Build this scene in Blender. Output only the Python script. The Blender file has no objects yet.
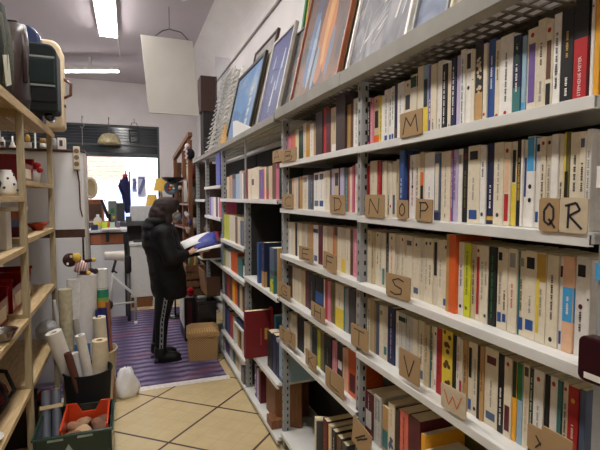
import bpy, math, random
from mathutils import Vector, Matrix, Euler
random.seed(7)
C = bpy.context.scene.collection
PI = math.pi
S = bpy.context.scene

# ------------------------------------------------------------------ survey: pixel of the photograph -> point on a known plane of the room
H = 1.62
F = 450.0
_d = Vector(((128 - 300) / F, (225 - 197) / F, 1.0)).normalized()
TILT = math.atan2(_d.y, _d.z)
YAW = math.asin(-_d.x)
FW = Vector((math.sin(YAW) * math.cos(TILT), math.cos(YAW) * math.cos(TILT), -math.sin(TILT)))
RT = Vector((math.cos(YAW), -math.sin(YAW), 0))
UP = RT.cross(FW)
EYE = Vector((0, 0, H))
def ray(x, y): return RT * ((x - 300) / F) + UP * ((225 - y) / F) + FW
def onX(x, y, X): d = ray(x, y); return EYE + d * (X / d.x)
def onY(x, y, Y): d = ray(x, y); return EYE + d * (Y / d.y)
def onZ(x, y, Z): d = ray(x, y); return EYE + d * ((Z - H) / d.z)
def Yat(x, X): return onX(x, 200, X).y

# ------------------------------------------------------------------ colours and materials
def lin(c): return c / 12.92 if c <= 0.04045 else ((c + 0.055) / 1.055) ** 2.4
def rgb(r, g, b): return (lin(r / 255), lin(g / 255), lin(b / 255), 1.0)
PAL = dict(white=(238, 234, 226), cream=(228, 217, 192), ivory=(218, 207, 184), buff=(205, 186, 150), black=(24, 23, 24), navy=(28, 34, 72), blue=(44, 80, 142),
           skyblue=(70, 160, 215), paleblue=(150, 180, 200), red=(178, 32, 36), maroon=(92, 24, 36), orange=(222, 98, 38), yellow=(232, 205, 70), lime=(205, 208, 40), green=(40, 120, 62),
           darkgreen=(30, 62, 44), teal=(58, 118, 118), pink=(222, 140, 160), rose=(206, 90, 120), purple=(110, 84, 150), lilac=(196, 184, 214), grey=(150, 150, 148), palegrey=(196, 194, 188),
           darkgrey=(70, 70, 72), brown=(96, 62, 42), darkbrown=(58, 40, 36), tan=(190, 150, 96), peach=(232, 186, 150), ochre=(206, 150, 50), olive=(112, 106, 58), amber=(240, 170, 40), slate=(84, 100, 128),
           gold=(200, 160, 70), cardboard=(168, 138, 98), salmon=(220, 112, 92))
WORD = dict(skyblue='bright blue', paleblue='pale blue', lime='lime yellow', darkgreen='dark green', palegrey='pale grey', darkgrey='dark grey', darkbrown='dark brown', ivory='ivory', buff='buff')
def col(n): return rgb(*PAL[n]) if isinstance(n, str) else rgb(*n)
MATS = {}
def mat(name, color=None, rough=0.6, metal=0.0, noise=0.12, scale=30, bump=0.0, attr=False, spec=0.5, coat=0.0, alpha=None, trans=0.0, emit=None, stretch=None):
    if name in MATS: return MATS[name]
    m = bpy.data.materials.new(name); m.use_nodes = True
    nt = m.node_tree; N = nt.nodes; L = nt.links
    b = N['Principled BSDF']
    b.inputs['Roughness'].default_value = rough; b.inputs['Metallic'].default_value = metal
    b.inputs['Specular IOR Level'].default_value = spec; b.inputs['Coat Weight'].default_value = coat
    b.inputs['Transmission Weight'].default_value = trans
    if alpha is not None: b.inputs['Alpha'].default_value = alpha
    tc = N.new('ShaderNodeTexCoord'); ns = N.new('ShaderNodeTexNoise'); ns.inputs['Scale'].default_value = scale; ns.inputs['Detail'].default_value = 4
    src = tc.outputs['Object']
    if stretch:
        mp = N.new('ShaderNodeMapping'); mp.inputs['Scale'].default_value = stretch; L.new(src, mp.inputs['Vector']); src = mp.outputs['Vector']
    L.new(src, ns.inputs['Vector'])
    ramp = N.new('ShaderNodeMapRange'); ramp.inputs['From Min'].default_value = 0.3; ramp.inputs['From Max'].default_value = 0.7
    ramp.inputs['To Min'].default_value = 1 - noise; ramp.inputs['To Max'].default_value = 1 + noise
    L.new(ns.outputs['Fac'], ramp.inputs['Value'])
    mul = N.new('ShaderNodeVectorMath'); mul.operation = 'SCALE'
    L.new(ramp.outputs['Result'], mul.inputs['Scale'])
    if attr:
        at = N.new('ShaderNodeAttribute'); at.attribute_name = 'Col'; L.new(at.outputs['Color'], mul.inputs[0])
    else:
        mul.inputs[0].default_value = tuple(col(color)[:3]) if color is not None else (0.8, 0.8, 0.8)
    L.new(mul.outputs['Vector'], b.inputs['Base Color'])
    if bump:
        bp = N.new('ShaderNodeBump'); bp.inputs['Strength'].default_value = bump; bp.inputs['Distance'].default_value = 0.01
        L.new(ns.outputs['Fac'], bp.inputs['Height']); L.new(bp.outputs['Normal'], b.inputs['Normal'])
    if emit:
        b.inputs['Emission Color'].default_value = (*emit[0], 1); b.inputs['Emission Strength'].default_value = emit[1]
    MATS[name] = m
    return m

M_COVER = mat('book_cover', attr=True, rough=0.5, noise=0.06, scale=60)
M_PAGE = mat('page_block', (222, 208, 172), rough=0.9, noise=0.14, scale=90, stretch=(1, 14, 1))
M_PAINT = mat('painted_items', attr=True, rough=0.5, noise=0.08, scale=25)
M_GLOSS = mat('glossy_items', attr=True, rough=0.22, noise=0.05, scale=12)
M_MATTE = mat('matte_items', attr=True, rough=0.85, noise=0.05, scale=30)
M_CLOTH = mat('cloth_items', attr=True, rough=0.95, noise=0.2, scale=120, bump=0.3)
M_STEEL = mat('shelf_enamel', (226, 226, 222), rough=0.45, noise=0.06, scale=9)
M_POST = mat('post_enamel', (150, 152, 152), rough=0.5, noise=0.08, scale=14)
M_HOLE = mat('post_hole', (16, 16, 17), rough=0.9)
M_LIP = mat('shaded_lip_enamel', (146, 143, 134), rough=0.5, noise=0.12, scale=8)  # greyish tone of the top lip in shade, put into the enamel colour
M_BACK = mat('shade_dark_panel', (46, 45, 44), rough=0.9, noise=0.2, scale=6)  # dark grey puts the unlit depth of the bays into the colour
M_PINE = mat('pine_wood', (192, 166, 122), rough=0.6, noise=0.22, scale=9, stretch=(9, 1, 9))
M_PINEV = mat('pine_upright', (170, 155, 124), rough=0.6, noise=0.2, scale=9, stretch=(9, 9, 1))
M_DARKWOOD = mat('dark_wood', (74, 46, 32), rough=0.5, noise=0.3, scale=7, stretch=(7, 7, 1))
M_BROWNWOOD = mat('brown_wood', (128, 82, 48), rough=0.55, noise=0.25, scale=8, stretch=(8, 8, 1))
M_CARD = mat('corrugated_card', (170, 140, 100), rough=0.9, noise=0.1, scale=50, stretch=(1, 1, 12))
M_CARDP = mat('pale_card', (200, 184, 156), rough=0.9, noise=0.08, scale=50)
M_INK = mat('marker_ink', (30, 30, 36), rough=0.7)
M_INKO = mat('orange_marker_ink', (206, 116, 70), rough=0.7)
M_BLACK = mat('black_plastic', (20, 20, 22), rough=0.45)
M_CHROME = mat('bright_metal', (200, 200, 200), rough=0.25, metal=1.0, noise=0.05)
def glass_mat(name, tint=(1, 1, 1), refl=1.0, base=0.0, rough=0.02):
    m = bpy.data.materials.new(name); m.use_nodes = True; nt = m.node_tree; N = nt.nodes; N.remove(N['Principled BSDF'])
    tr = N.new('ShaderNodeBsdfTransparent'); tr.inputs['Color'].default_value = (*tint, 1); gl = N.new('ShaderNodeBsdfGlossy'); gl.inputs['Roughness'].default_value = rough
    lw = N.new('ShaderNodeLayerWeight'); fr = N.new('ShaderNodeMath'); fr.operation = 'POWER'; fr.inputs[1].default_value = 4.0; nt.links.new(lw.outputs['Facing'], fr.inputs[0]); ma = N.new('ShaderNodeMath'); ma.operation = 'MULTIPLY_ADD'; ma.inputs[1].default_value = refl * 0.4; ma.inputs[2].default_value = base + 0.03
    nt.links.new(fr.outputs[0], ma.inputs[0]); mx = N.new('ShaderNodeMixShader'); nt.links.new(ma.outputs[0], mx.inputs[0]); nt.links.new(tr.outputs[0], mx.inputs[1]); nt.links.new(gl.outputs[0], mx.inputs[2]); nt.links.new(mx.outputs[0], N['Material Output'].inputs[0])
    MATS[name] = m; return m
M_WPLASTIC = mat('white_plastic', (225, 224, 220), rough=0.4, noise=0.04)

M_GLASS = glass_mat('picture_glass')

# ------------------------------------------------------------------ mesh helper
class MB:
    def __init__(s): s.v = []; s.f = []; s.c = []; s.m = []; s.M = Matrix.Identity(4)
    def add(s, vs, fs, c='white', m=0):
        b = len(s.v); s.v += [tuple(s.M @ Vector(p)) for p in vs]
        cc = col(c) if not (isinstance(c, tuple) and len(c) == 4) else c
        for f in fs: s.f.append(tuple(b + i for i in f)); s.c.append(cc); s.m.append(m)
        return s
    def box(s, x0, x1, y0, y1, z0, z1, c='white', m=0):
        vs = [(x, y, z) for z in (z0, z1) for y in (y0, y1) for x in (x0, x1)]
        return s.add(vs, [(0, 2, 3, 1), (4, 5, 7, 6), (0, 1, 5, 4), (2, 6, 7, 3), (0, 4, 6, 2), (1, 3, 7, 5)], c, m)
    def quad(s, a, b, c_, d, c='white', m=0): return s.add([a, b, c_, d], [(0, 1, 2, 3)], c, m)
    def bar(s, p, q, w, h, c='white', m=0, up=(0, 0, 1)):
        p = Vector(p); q = Vector(q); d = (q - p).normalized(); u = Vector(up)
        if abs(d.dot(u)) > 0.98: u = Vector((1, 0, 0))
        a = d.cross(u).normalized() * (w / 2); b = a.cross(d).normalized() * (h / 2)
        vs = [p - a - b, p + a - b, p + a + b, p - a + b, q - a - b, q + a - b, q + a + b, q - a + b]
        return s.add(vs, [(0, 3, 2, 1), (4, 5, 6, 7), (0, 1, 5, 4), (1, 2, 6, 5), (2, 3, 7, 6), (3, 0, 4, 7)], c, m)
    def tube(s, pts, r, c='white', m=0, seg=10, flat=1.0, cap=True):
        pts = [Vector(p) for p in pts]; n = len(pts)
        rs = r if isinstance(r, (list, tuple)) else [r] * n
        vs = []; ref = None
        for i, p in enumerate(pts):
            d = (pts[min(i + 1, n - 1)] - pts[max(i - 1, 0)]).normalized()
            if ref is None: ref = d.orthogonal().normalized()
            a = (ref - d * ref.dot(d)).normalized(); ref = a; b = d.cross(a)
            for k in range(seg):
                t = 2 * PI * k / seg; vs.append(p + (a * math.cos(t) + b * math.sin(t) * flat) * rs[i])
        fs = [(i * seg + k, i * seg + (k + 1) % seg, (i + 1) * seg + (k + 1) % seg, (i + 1) * seg + k) for i in range(n - 1) for k in range(seg)]
        if cap: fs += [tuple(range(seg - 1, -1, -1)), tuple((n - 1) * seg + k for k in range(seg))]
        return s.add(vs, fs, c, m)
    def lathe(s, prof, ctr=(0, 0, 0), c='white', m=0, seg=20, cap=True):
        cx, cy, cz = ctr; vs = []; n = len(prof)
        for r, z in prof:
            for k in range(seg): t = 2 * PI * k / seg; vs.append((cx + r * math.cos(t), cy + r * math.sin(t), cz + z))
        fs = [(i * seg + k, i * seg + (k + 1) % seg, (i + 1) * seg + (k + 1) % seg, (i + 1) * seg + k) for i in range(n - 1) for k in range(seg)]
        if cap: fs += [tuple(range(seg - 1, -1, -1)), tuple((n - 1) * seg + k for k in range(seg))]
        return s.add(vs, fs, c, m)
    def ball(s, ctr, r, c='white', m=0, seg=14, rings=8):
        r = (r, r, r) if not isinstance(r, (tuple, list)) else r
        vs = [(ctr[0], ctr[1], ctr[2] - r[2])]
        for i in range(1, rings):
            a = -PI / 2 + PI * i / rings
            for k in range(seg): t = 2 * PI * k / seg; vs.append((ctr[0] + r[0] * math.cos(a) * math.cos(t), ctr[1] + r[1] * math.cos(a) * math.sin(t), ctr[2] + r[2] * math.sin(a)))
        vs.append((ctr[0], ctr[1], ctr[2] + r[2])); e = len(vs) - 1
        fs = [(0, 1 + (k + 1) % seg, 1 + k) for k in range(seg)]
        fs += [(1 + i * seg + k, 1 + i * seg + (k + 1) % seg, 1 + (i + 1) * seg + (k + 1) % seg, 1 + (i + 1) * seg + k) for i in range(rings - 2) for k in range(seg)]
        o = 1 + (rings - 2) * seg
        fs += [(o + k, o + (k + 1) % seg, e) for k in range(seg)]
        return s.add(vs, fs, c, m)
    def prism(s, poly, axis, a, b, c='white', m=0):
        def P(u, v, w): return (w, u, v) if axis == 'x' else (u, w, v) if axis == 'y' else (u, v, w)
        n = len(poly); vs = [P(u, v, a) for u, v in poly] + [P(u, v, b) for u, v in poly]
        fs = [tuple(range(n))[::-1], tuple(range(n, 2 * n))] + [(i, (i + 1) % n, n + (i + 1) % n, n + i) for i in range(n)]
        return s.add(vs, fs, c, m)
    def build(s, name, mats, parent=None, smooth=False, bevel=0, fix=True, seg=2):
        me = bpy.data.meshes.new(name); me.from_pydata(s.v, [], s.f)
        mats = mats if isinstance(mats, (list, tuple)) else [mats]
        for m in mats: me.materials.append(m)
        me.polygons.foreach_set('material_index', s.m)
        at = me.color_attributes.new('Col', 'FLOAT_COLOR', 'CORNER'); buf = []
        for p in me.polygons: buf += list(s.c[p.index]) * p.loop_total
        at.data.foreach_set('color', buf)
        if fix:
            import bmesh
            bm = bmesh.new(); bm.from_mesh(me); bmesh.ops.recalc_face_normals(bm, faces=bm.faces); bm.to_mesh(me); bm.free()
        if smooth: me.polygons.foreach_set('use_smooth', [True] * len(me.polygons))
        me.update()
        o = bpy.data.objects.new(name, me); C.objects.link(o)
        if parent: o.parent = parent
        if bevel:
            bv = o.modifiers.new('edge', 'BEVEL'); bv.width = bevel; bv.segments = seg; bv.limit_method = 'ANGLE'
        return o

def tag(o, label=None, cat=None, group=None, kind=None):
    if label: o['label'] = label
    if cat: o['category'] = cat
    if group: o['group'] = group
    if kind: o['kind'] = kind
    return o
def thing(name, label, cat, loc=(0, 0, 0), rz=0, group=None):
    o = bpy.data.objects.new(name, None); o.empty_display_size = 0.05; C.objects.link(o)
    o.location = loc; o.rotation_euler = (0, 0, rz)
    return tag(o, label, cat, group)
def struct(name, mb, m, **k): return tag(mb.build(name, m, **k), kind='structure')
def bx(x0, x1, y0, y1, z0, z1, c='white', m=0): return MB().box(x0, x1, y0, y1, z0, z1, c, m)
def smoothobj(o, vox, it=3, sub=0):
    r = o.modifiers.new('skin', 'REMESH'); r.mode = 'VOXEL'; r.voxel_size = vox; r.use_smooth_shade = True
    s_ = o.modifiers.new('soft', 'SMOOTH'); s_.iterations = it; s_.factor = 0.5
    return o

# ------------------------------------------------------------------ node helpers for floor and carpet
def nmath(nt, op, a, b=None):
    n = nt.nodes.new('ShaderNodeMath'); n.operation = op
    for i, v in enumerate((a, b)):
        if v is None: continue
        if isinstance(v, (int, float)): n.inputs[i].default_value = v
        else: nt.links.new(v, n.inputs[i])
    return n.outputs[0]
def nmix(nt, f, a, b):
    n = nt.nodes.new('ShaderNodeMix'); n.data_type = 'RGBA'
    for i, v in ((0, f), (6, a), (7, b)):
        if isinstance(v, (int, float)): n.inputs[i].default_value = v
        elif isinstance(v, tuple): n.inputs[i].default_value = v
        else: nt.links.new(v, n.inputs[i])
    return n.outputs[2]
def nnoise(nt, vec, sc, det=4):
    n = nt.nodes.new('ShaderNodeTexNoise'); n.inputs['Scale'].default_value = sc; n.inputs['Detail'].default_value = det
    nt.links.new(vec, n.inputs['Vector']); return n.outputs['Fac']
def blank(name):
    m = bpy.data.materials.new(name); m.use_nodes = True; nt = m.node_tree
    tc = nt.nodes.new('ShaderNodeTexCoord'); sx = nt.nodes.new('ShaderNodeSeparateXYZ'); nt.links.new(tc.outputs['Object'], sx.inputs[0])
    return m, nt, nt.nodes['Principled BSDF'], tc.outputs['Object'], sx.outputs

def floor_material():
    m, nt, b, vec, (X, Y, Z) = blank('beige_floor_tiles')
    def family(nx, ny, off, sp, w):
        u = nmath(nt, 'ADD', nmath(nt, 'MULTIPLY', X, nx), nmath(nt, 'MULTIPLY', Y, ny))
        fr = nmath(nt, 'FRACT', nmath(nt, 'ADD', nmath(nt, 'DIVIDE', nmath(nt, 'SUBTRACT', u, off), sp), 100.5))
        return nmath(nt, 'LESS_THAN', nmath(nt, 'ABSOLUTE', nmath(nt, 'SUBTRACT', fr, 0.5)), w / sp / 2)
    big = nmath(nt, 'MAXIMUM', family(0.636, 0.772, 3.003, 0.55, 0.017), family(-0.702, 0.712, 1.984, 0.553, 0.017))
    small = nmath(nt, 'MAXIMUM', family(0.636, 0.772, 3.003, 0.1375, 0.004), family(-0.702, 0.712, 1.984, 0.13825, 0.004))
    n1 = nnoise(nt, vec, 9); n2 = nnoise(nt, vec, 2.2)
    base = nmix(nt, n1, rgb(200, 178, 130), rgb(226, 208, 164))
    base = nmix(nt, nmath(nt, 'MULTIPLY', n2, 0.35), base, rgb(186, 160, 112))
    base = nmix(nt, nmath(nt, 'MULTIPLY', small, nmath(nt, 'MULTIPLY', n1, 0.55)), base, rgb(150, 124, 84))
    base = nmix(nt, big, base, rgb(66, 38, 34))
    nt.links.new(base, b.inputs['Base Color']); b.inputs['Roughness'].default_value = 0.4
    return m
def carpet_material():
    m, nt, b, vec, (X, Y, Z) = blank('purple_carpet_weave')
    wob = nmath(nt, 'MULTIPLY', nnoise(nt, vec, 22), 0.045)
    colmn = nmath(nt, 'ADD', nmath(nt, 'MULTIPLY', nmath(nt, 'SINE', nmath(nt, 'MULTIPLY', X, 2 * PI / 0.36)), 0.5), 0.5)
    yy = nmath(nt, 'ADD', nmath(nt, 'ADD', Y, wob), nmath(nt, 'MULTIPLY', nmath(nt, 'SINE', nmath(nt, 'MULTIPLY', X, 2 * PI / 0.18)), 0.005))
    row = nmath(nt, 'ADD', nmath(nt, 'MULTIPLY', nmath(nt, 'SINE', nmath(nt, 'MULTIPLY', yy, 2 * PI / 0.115)), 0.5), 0.5)
    patch = nnoise(nt, vec, 5)
    f = nmath(nt, 'MULTIPLY', nmath(nt, 'ADD', nmath(nt, 'MULTIPLY', colmn, 0.62), 0.16), row)
    base = nmix(nt, f, rgb(66, 54, 88), rgb(172, 158, 192))
    redf = nmath(nt, 'MULTIPLY', nmath(nt, 'GREATER_THAN', nmath(nt, 'SINE', nmath(nt, 'MULTIPLY', nmath(nt, 'ADD', Y, nmath(nt, 'MULTIPLY', X, -0.5)), 2 * PI / 0.9)), 0.86), nmath(nt, 'GREATER_THAN', patch, 0.45))
    base = nmix(nt, nmath(nt, 'MULTIPLY', redf, 0.4), base, rgb(140, 80, 92))
    base = nmix(nt, nmath(nt, 'MULTIPLY', nnoise(nt, vec, 160), 0.35), base, rgb(48, 38, 70))
    nt.links.new(base, b.inputs['Base Color']); b.inputs['Roughness'].default_value = 0.95
    return m

# ================================================================== THE ROOM
WY = 9.0            # shop front
CZ = 3.72           # ceiling
WX = 1.27           # wall behind the metal shelves
M_WALL = mat('white_wall', (226, 222, 222), rough=0.9, noise=0.04, scale=3)
M_CEIL = mat('ceiling_paint', (184, 175, 182), rough=0.95, noise=0.03, scale=2)
struct('floor', bx(-3, 1.5, -3, WY + 0.3, -0.1, 0), floor_material())
struct('ceiling', bx(-3, 1.5, -3, WY + 0.3, CZ, CZ + 0.1), M_CEIL)
struct('wall_right', bx(WX, WX + 0.15, -3, WY + 0.3, 0, CZ), M_WALL)
M_WALLD = mat('low_bounce_wall', (128, 118, 110), rough=0.9, noise=0.06, scale=3)  # unseen walls toned darker to cut light bounced onto the shelves
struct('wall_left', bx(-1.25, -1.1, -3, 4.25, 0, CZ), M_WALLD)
struct('wall_left_return', bx(-3, -1.1, 4.25, 4.4, 0, CZ), M_WALL)
struct('wall_left_far', bx(-3, -2.85, 4.4, WY, 0, CZ), M_WALL)
struct('wall_behind', bx(-1.25, 1.5, -3.1, -3, 0, CZ), M_WALLD)
# cove between ceiling and right wall
mb = MB(); n = 12; R_ = 0.36
pts = [(WX - R_ + R_ * math.sin(PI / 2 * k / n), CZ - R_ + R_ * math.cos(PI / 2 * k / n)) for k in range(n + 1)] + [(WX + 0.01, CZ + 0.01)]
mb.prism(pts, 'y', -3, WY)
struct('trim_1', mb, M_WALL)
# front wall with shop window
wl, wr = onY(84, 155, WY).x, onY(159.5, 155, WY).x
zt, zb = onY(120, 155, WY).z, 0.75
zl = onY(120, 125, WY).z
mb = MB()
mb.box(-3, 1.5, WY, WY + 0.3, zl, CZ); mb.box(wr, 1.5, WY, WY + 0.3, 0, zl)
mb.box(-3, -2.0, WY, WY + 0.3, 0, zl); mb.box(-2.0, wr, WY, WY + 0.3, 0, zb)
struct('wall_front', mb, M_WALL)
mb = MB(); mb.box(-2.0, wr, WY + 0.06, WY + 0.1, zt, zl)
mb2 = mb
M_DGLASS = mat('dark_transom_glass', (52, 58, 66), rough=0.12, noise=0.2, scale=2)
o = struct('window_1', mb, M_DGLASS)
mb = MB(); mb.box(-2.0, wr, WY + 0.03, WY + 0.12, zt - 0.03, zt + 0.04); mb.box(-2.0, wr, WY + 0.03, WY + 0.12, zt + 0.17, zt + 0.2)
mb.box(-2.0, wr, WY + 0.03, WY + 0.12, zl - 0.03, zl); mb.box(wr - 0.035, wr, WY, WY + 0.12, zb, zl)
tag(mb.build('transom_frame', mat('dark_green_frame', (70, 80, 82), rough=0.5), o))
mb = MB()
for i in range(9): mb.box(-2.0, wr, WY + 0.035, WY + 0.05, zt + 0.26 + i * 0.05, zt + 0.265 + i * 0.05)
mb.build('shutter_slats', mat('shutter_grey', (70, 76, 82), rough=0.5), o)
M_PANE = glass_mat('window_pane')
o = struct('window_2', bx(-2.0, wr, WY + 0.06, WY + 0.07, zb, zt - 0.03), M_PANE)
mb = MB()
for x in (wl - 0.03, -1.3): mb.box(x, x + 0.06, WY + 0.02, WY + 0.12, zb, zt)
mb.build('window_mullion', mat('white_mullion', (230, 232, 240), rough=0.5), o)
# conduit on the right wall
mb = MB(); p = onX(238, 54, WX - 0.012); mb.tube([(WX - 0.013, 3.2, p.z), (WX - 0.013, WY - 0.01, p.z)], 0.012)
tag(mb.build('conduit_pipe', mat('grey_conduit', (158, 150, 148), rough=0.5)), 'grey conduit pipe fixed along the right wall above the framed pictures', 'pipe')

# carpet and its edge tape
cy0 = 3.95
mb = MB(); mb.add([(-0.95, cy0 + 0.01, 0), (0.8, cy0, 0), (0.8, 6.75, 0), (-0.95, 6.75, 0), (-0.95, cy0 + 0.01, 0.007), (0.8, cy0, 0.007), (0.8, 6.75, 0.007), (-0.95, 6.75, 0.007)],
                  [(3, 2, 1, 0), (4, 5, 6, 7), (0, 1, 5, 4), (1, 2, 6, 5), (2, 3, 7, 6), (3, 0, 4, 7)])
tag(mb.build('carpet', carpet_material()), 'purple patterned carpet under the reading woman, lying on the tiled floor', 'carpet')
mb = MB(); mb.add([(-0.95, cy0 - 0.04, 0.0005), (0.82, cy0 - 0.055, 0.0005), (0.82, cy0 + 0.012, 0.009), (-0.95, cy0 + 0.018, 0.009)], [(0, 1, 2, 3)])
t_ = mb.build('edge_tape', mat('white_tape', (226, 220, 216), rough=0.5)); so = t_.modifiers.new('thick', 'SOLIDIFY'); so.thickness = 0.001
tag(t_, 'white tape strip along the front edge of the purple carpet', 'tape')

# street outside
mb = MB(); mb.box(-8, 8, WY + 0.3, 20, -0.15, -0.05); struct('street', mb, mat('pavement', (170, 168, 165), rough=0.9))
f_ = thing('building_facade', 'pale pinkish building front across the street, seen through the shop window', 'building', (0, 17, 0))
f_['kind'] = 'thing'
bx(-8, 8, 0, 1, -0.05, 3.3).build('wall_panel', mat('pale_render', (238, 232, 232), rough=0.9), f_)
mb = MB()
for i in range(9): mb.box(-6, -0.1, -0.1, -0.01, 2.2 + i * 0.16, 2.32 + i * 0.16)
mb.build('awning_slats', mat('salmon_slats', (206, 128, 106), rough=0.8), f_)
for k in range(4): bx(-5.2 + k * 2.3, -3.8 + k * 2.3, -0.04, -0.01, 0.3, 1.9).build('shop_opening', mat('pale_blue_glass', (150, 166, 210), rough=0.3), f_)

# ================================================================== LIGHTS
def ceiling_lamp(y0, y1, xc, w, z, label, across=False, rz=0.0):
    t = thing('ceiling_light', label, 'ceiling light', ((xc + 0) if not across else xc, (y0 + y1) / 2 if not across else y0, z), rz, 'fluorescent lights on the ceiling')
    L = abs(y1 - y0) / 2
    a, b = (w / 2, L) if not across else (L, w / 2)
    bx(-a - 0.012, a + 0.012, -b - 0.02, b + 0.02, 0.022, 0.075).build('housing', M_WPLASTIC, t, bevel=0.008)
    bx(-a, a, -b, b, 0.0, 0.03).build('diffuser', mat('lit_diffuser', (255, 250, 245), emit=((1.0, 0.96, 0.915), LAMP), noise=0), t, bevel=0.006)
    bx(-0.015, 0.015, -0.015, 0.015, 0.075, CZ - z).build('ceiling_mount', M_WPLASTIC, t)
    return t
LAMP = 30.0
zc = 3.62
pA, pB = onZ(100, 37, zc), onZ(117, 37, zc)
xc = (pA.x + pB.x) / 2; wd = pB.x - pA.x; yend = (pA.y + pB.y) / 2
ceiling_lamp(yend, yend - 1.3, xc, wd, zc, 'wide fluorescent ceiling light nearest the camera, pointing down the aisle')
for yy in (3.6, 1.15, -1.3): ceiling_lamp(yy + 0.65, yy - 0.65, -0.13, wd, zc, {3.6: 'fluorescent ceiling light above the aisle level with the third shelving bay', 1.15: 'fluorescent ceiling light above the nearest shelving bay', -1.3: 'fluorescent ceiling light behind the viewer, farthest from the shop window'}[yy])
pA, pB = onZ(62, 72, 3.5), onZ(118, 72, 3.5)
ceiling_lamp((pA.y + pB.y) / 2, (pA.y + pB.y) / 2 + (pB - pA).length, (pA.x + pB.x) / 2, 0.07, 3.5, 'slim fluorescent ceiling light running crosswise beyond the suitcases', across=True, rz=math.atan2(pB.y - pA.y, pB.x - pA.x))
mb = MB(); mb.tube([(xc + 0.1, yend + 0.05, CZ - 0.006), (xc + 0.12, pB.y - 0.05, CZ - 0.006)], 0.005)
tag(mb.build('ceiling_cable', M_WPLASTIC), 'thin cable along the ceiling between the two fluorescent lights', 'cable')
w = bpy.data.worlds.new('daylight'); S.world = w; w.use_nodes = True
w.node_tree.nodes['Background'].inputs['Color'].default_value = (0.86, 0.92, 1.0, 1); w.node_tree.nodes['Background'].inputs['Strength'].default_value = 5.6
# crystal lamp at the top edge
p = onZ(183, 1, 3.5)
t = thing('crystal_lamp', 'small cut glass ceiling lamp at the top edge above the hanging board', 'lamp', (p.x, p.y, 3.5))
mb = MB(); mb.lathe([(0.01, 0.0), (0.05, 0.02), (0.075, 0.06), (0.07, 0.1), (0.02, 0.12)], seg=14); mb.build('glass_bowl', mat('cut_glass', (225, 225, 230), rough=0.15, noise=0.3, scale=60, bump=0.6), t)
bx(-0.008, 0.008, -0.008, 0.008, 0.12, CZ - 3.5).build('stem', M_CHROME, t)

# ================================================================== METAL SHELVING, RIGHT
PX = 0.90           # face of the posts, near bays
YP = [0.656, 1.655, 2.655, 3.53, 4.50, 5.50, 6.30]
def post(parent, y, X, z0, z1, dy=0.028, dx=0.042, holes=True):
    mb = MB(); mb.box(X, X + dx, y - 0.0025, y, z0, z1); mb.box(X, X + 0.0025, y, y + dy, z0, z1)
    z = z0 + 0.03
    while holes and z < z1 - 0.03:
        mb.box(X + dx * 0.55, X + dx * 0.55 + 0.009, y - 0.0032, y - 0.0026, z, z + 0.018, m=1); mb.box(X - 0.0006, X - 0.0001, y + 0.011, y + 0.017, z, z + 0.016, m=1)
        z += 0.045
    return mb.build('post', [M_POST, M_HOLE], parent)
def shelf(parent, y0, y1, X, zb, lip=0.027, depth=0.36, m=None, lipx=0.02, n0=0.0, n1=0.0):
    """zb: under edge of the lip"""
    m = m or M_STEEL; zt_ = zb + lip
    mb = MB()
    mb.box(X - 0.003, X + depth - 0.02, y0 + n0, y1 - n1, zt_ - 0.003, zt_); mb.box(X - lipx, X - 0.003, y0, y1, zt_ - 0.003, zt_)
    mb.box(X - lipx, X - lipx + 0.004, y0, y1, zb, zt_ - 0.003); mb.box(X - lipx + 0.004, X - 0.003, y0, y1, zb, zb + 0.003)
    for yy in (y0 + n0, y1 - n1 - 0.002): mb.box(X, X + depth - 0.02, yy, yy + 0.002, zb + 0.004, zt_ - 0.003)
    return mb.build('shelf', m, parent, bevel=0.0012)
def grille(parent, y0, y1, z):
    mb = MB(); x0, x1 = 0.858, 1.25
    k = 0; px_, py_ = 0.040, 0.048
    nx = int((x1 - x0) / px_); ny = int((y1 - y0 - 0.012) / py_)
    for i in range(nx + 1): mb.box(x0 + i * px_, x0 + i * px_ + 0.008, y0, y1, z - 0.005, z)
    for j in range(ny + 1): mb.box(x0, x1, y0 + j * py_, y0 + j * py_ + 0.010, z - 0.0052, z - 0.0002)
    mb.box(x0 + 0.165, x1, y0, y1, z, z + 0.003)
    return mb.build('grille_shelf', mat('grille_metal', (96, 88, 78), rough=0.55), parent)
def toplip(parent, y0, y1, z0, z1):
    mb = MB(); mb.box(0.85, 0.855, y0, y1, z0, z1); mb.box(0.855, 0.9, y0, y1, z0, z0 + 0.004); mb.box(0.855, 0.868, y0, y1, z1 - 0.004, z1)
    return mb.build('top_lip', M_LIP, parent, bevel=0.0015)

bayA = thing('metal_shelving_unit', 'nearest grey metal shelving bay of books with cards M to W', 'shelving', (0, 0, 0), 0, 'grey metal shelving bays')
bayB = thing('metal_shelving_unit', 'second grey metal shelving bay, holding the books with cards B to L', 'shelving', (0, 0, 0), 0, 'grey metal shelving bays')
bayC = thing('metal_shelving_unit', 'third metal shelving bay with a red album jutting out below a dark empty gap', 'shelving', (0, 0, 0), 0, 'grey metal shelving bays')
bayD = thing('metal_shelving_unit', 'fourth metal shelving bay, just right of the wicker basket', 'shelving', (0, 0, 0), 0, 'grey metal shelving bays')
bayE = thing('metal_shelving_unit', 'far metal shelving bay behind the magazine the woman reads', 'shelving', (0, 0, 0), 0, 'grey metal shelving bays')
post(bayA, YP[0] - 0.045, PX, 0, 2.09, holes=False); post(bayA, YP[1], PX, 0, 2.09, dx=0.032); post(bayB, YP[2], PX, 0, 2.09)
A_L = [1.795, 1.513, 1.233, 0.945, 0.573]; B_L = [1.797, 1.520, 1.236, 0.963, 0.677, 0.09]
for z in A_L + [0.12]: shelf(bayA, YP[0] - 0.008, YP[1] - 0.006, PX, z + 0.004, n0=0.008)
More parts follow.
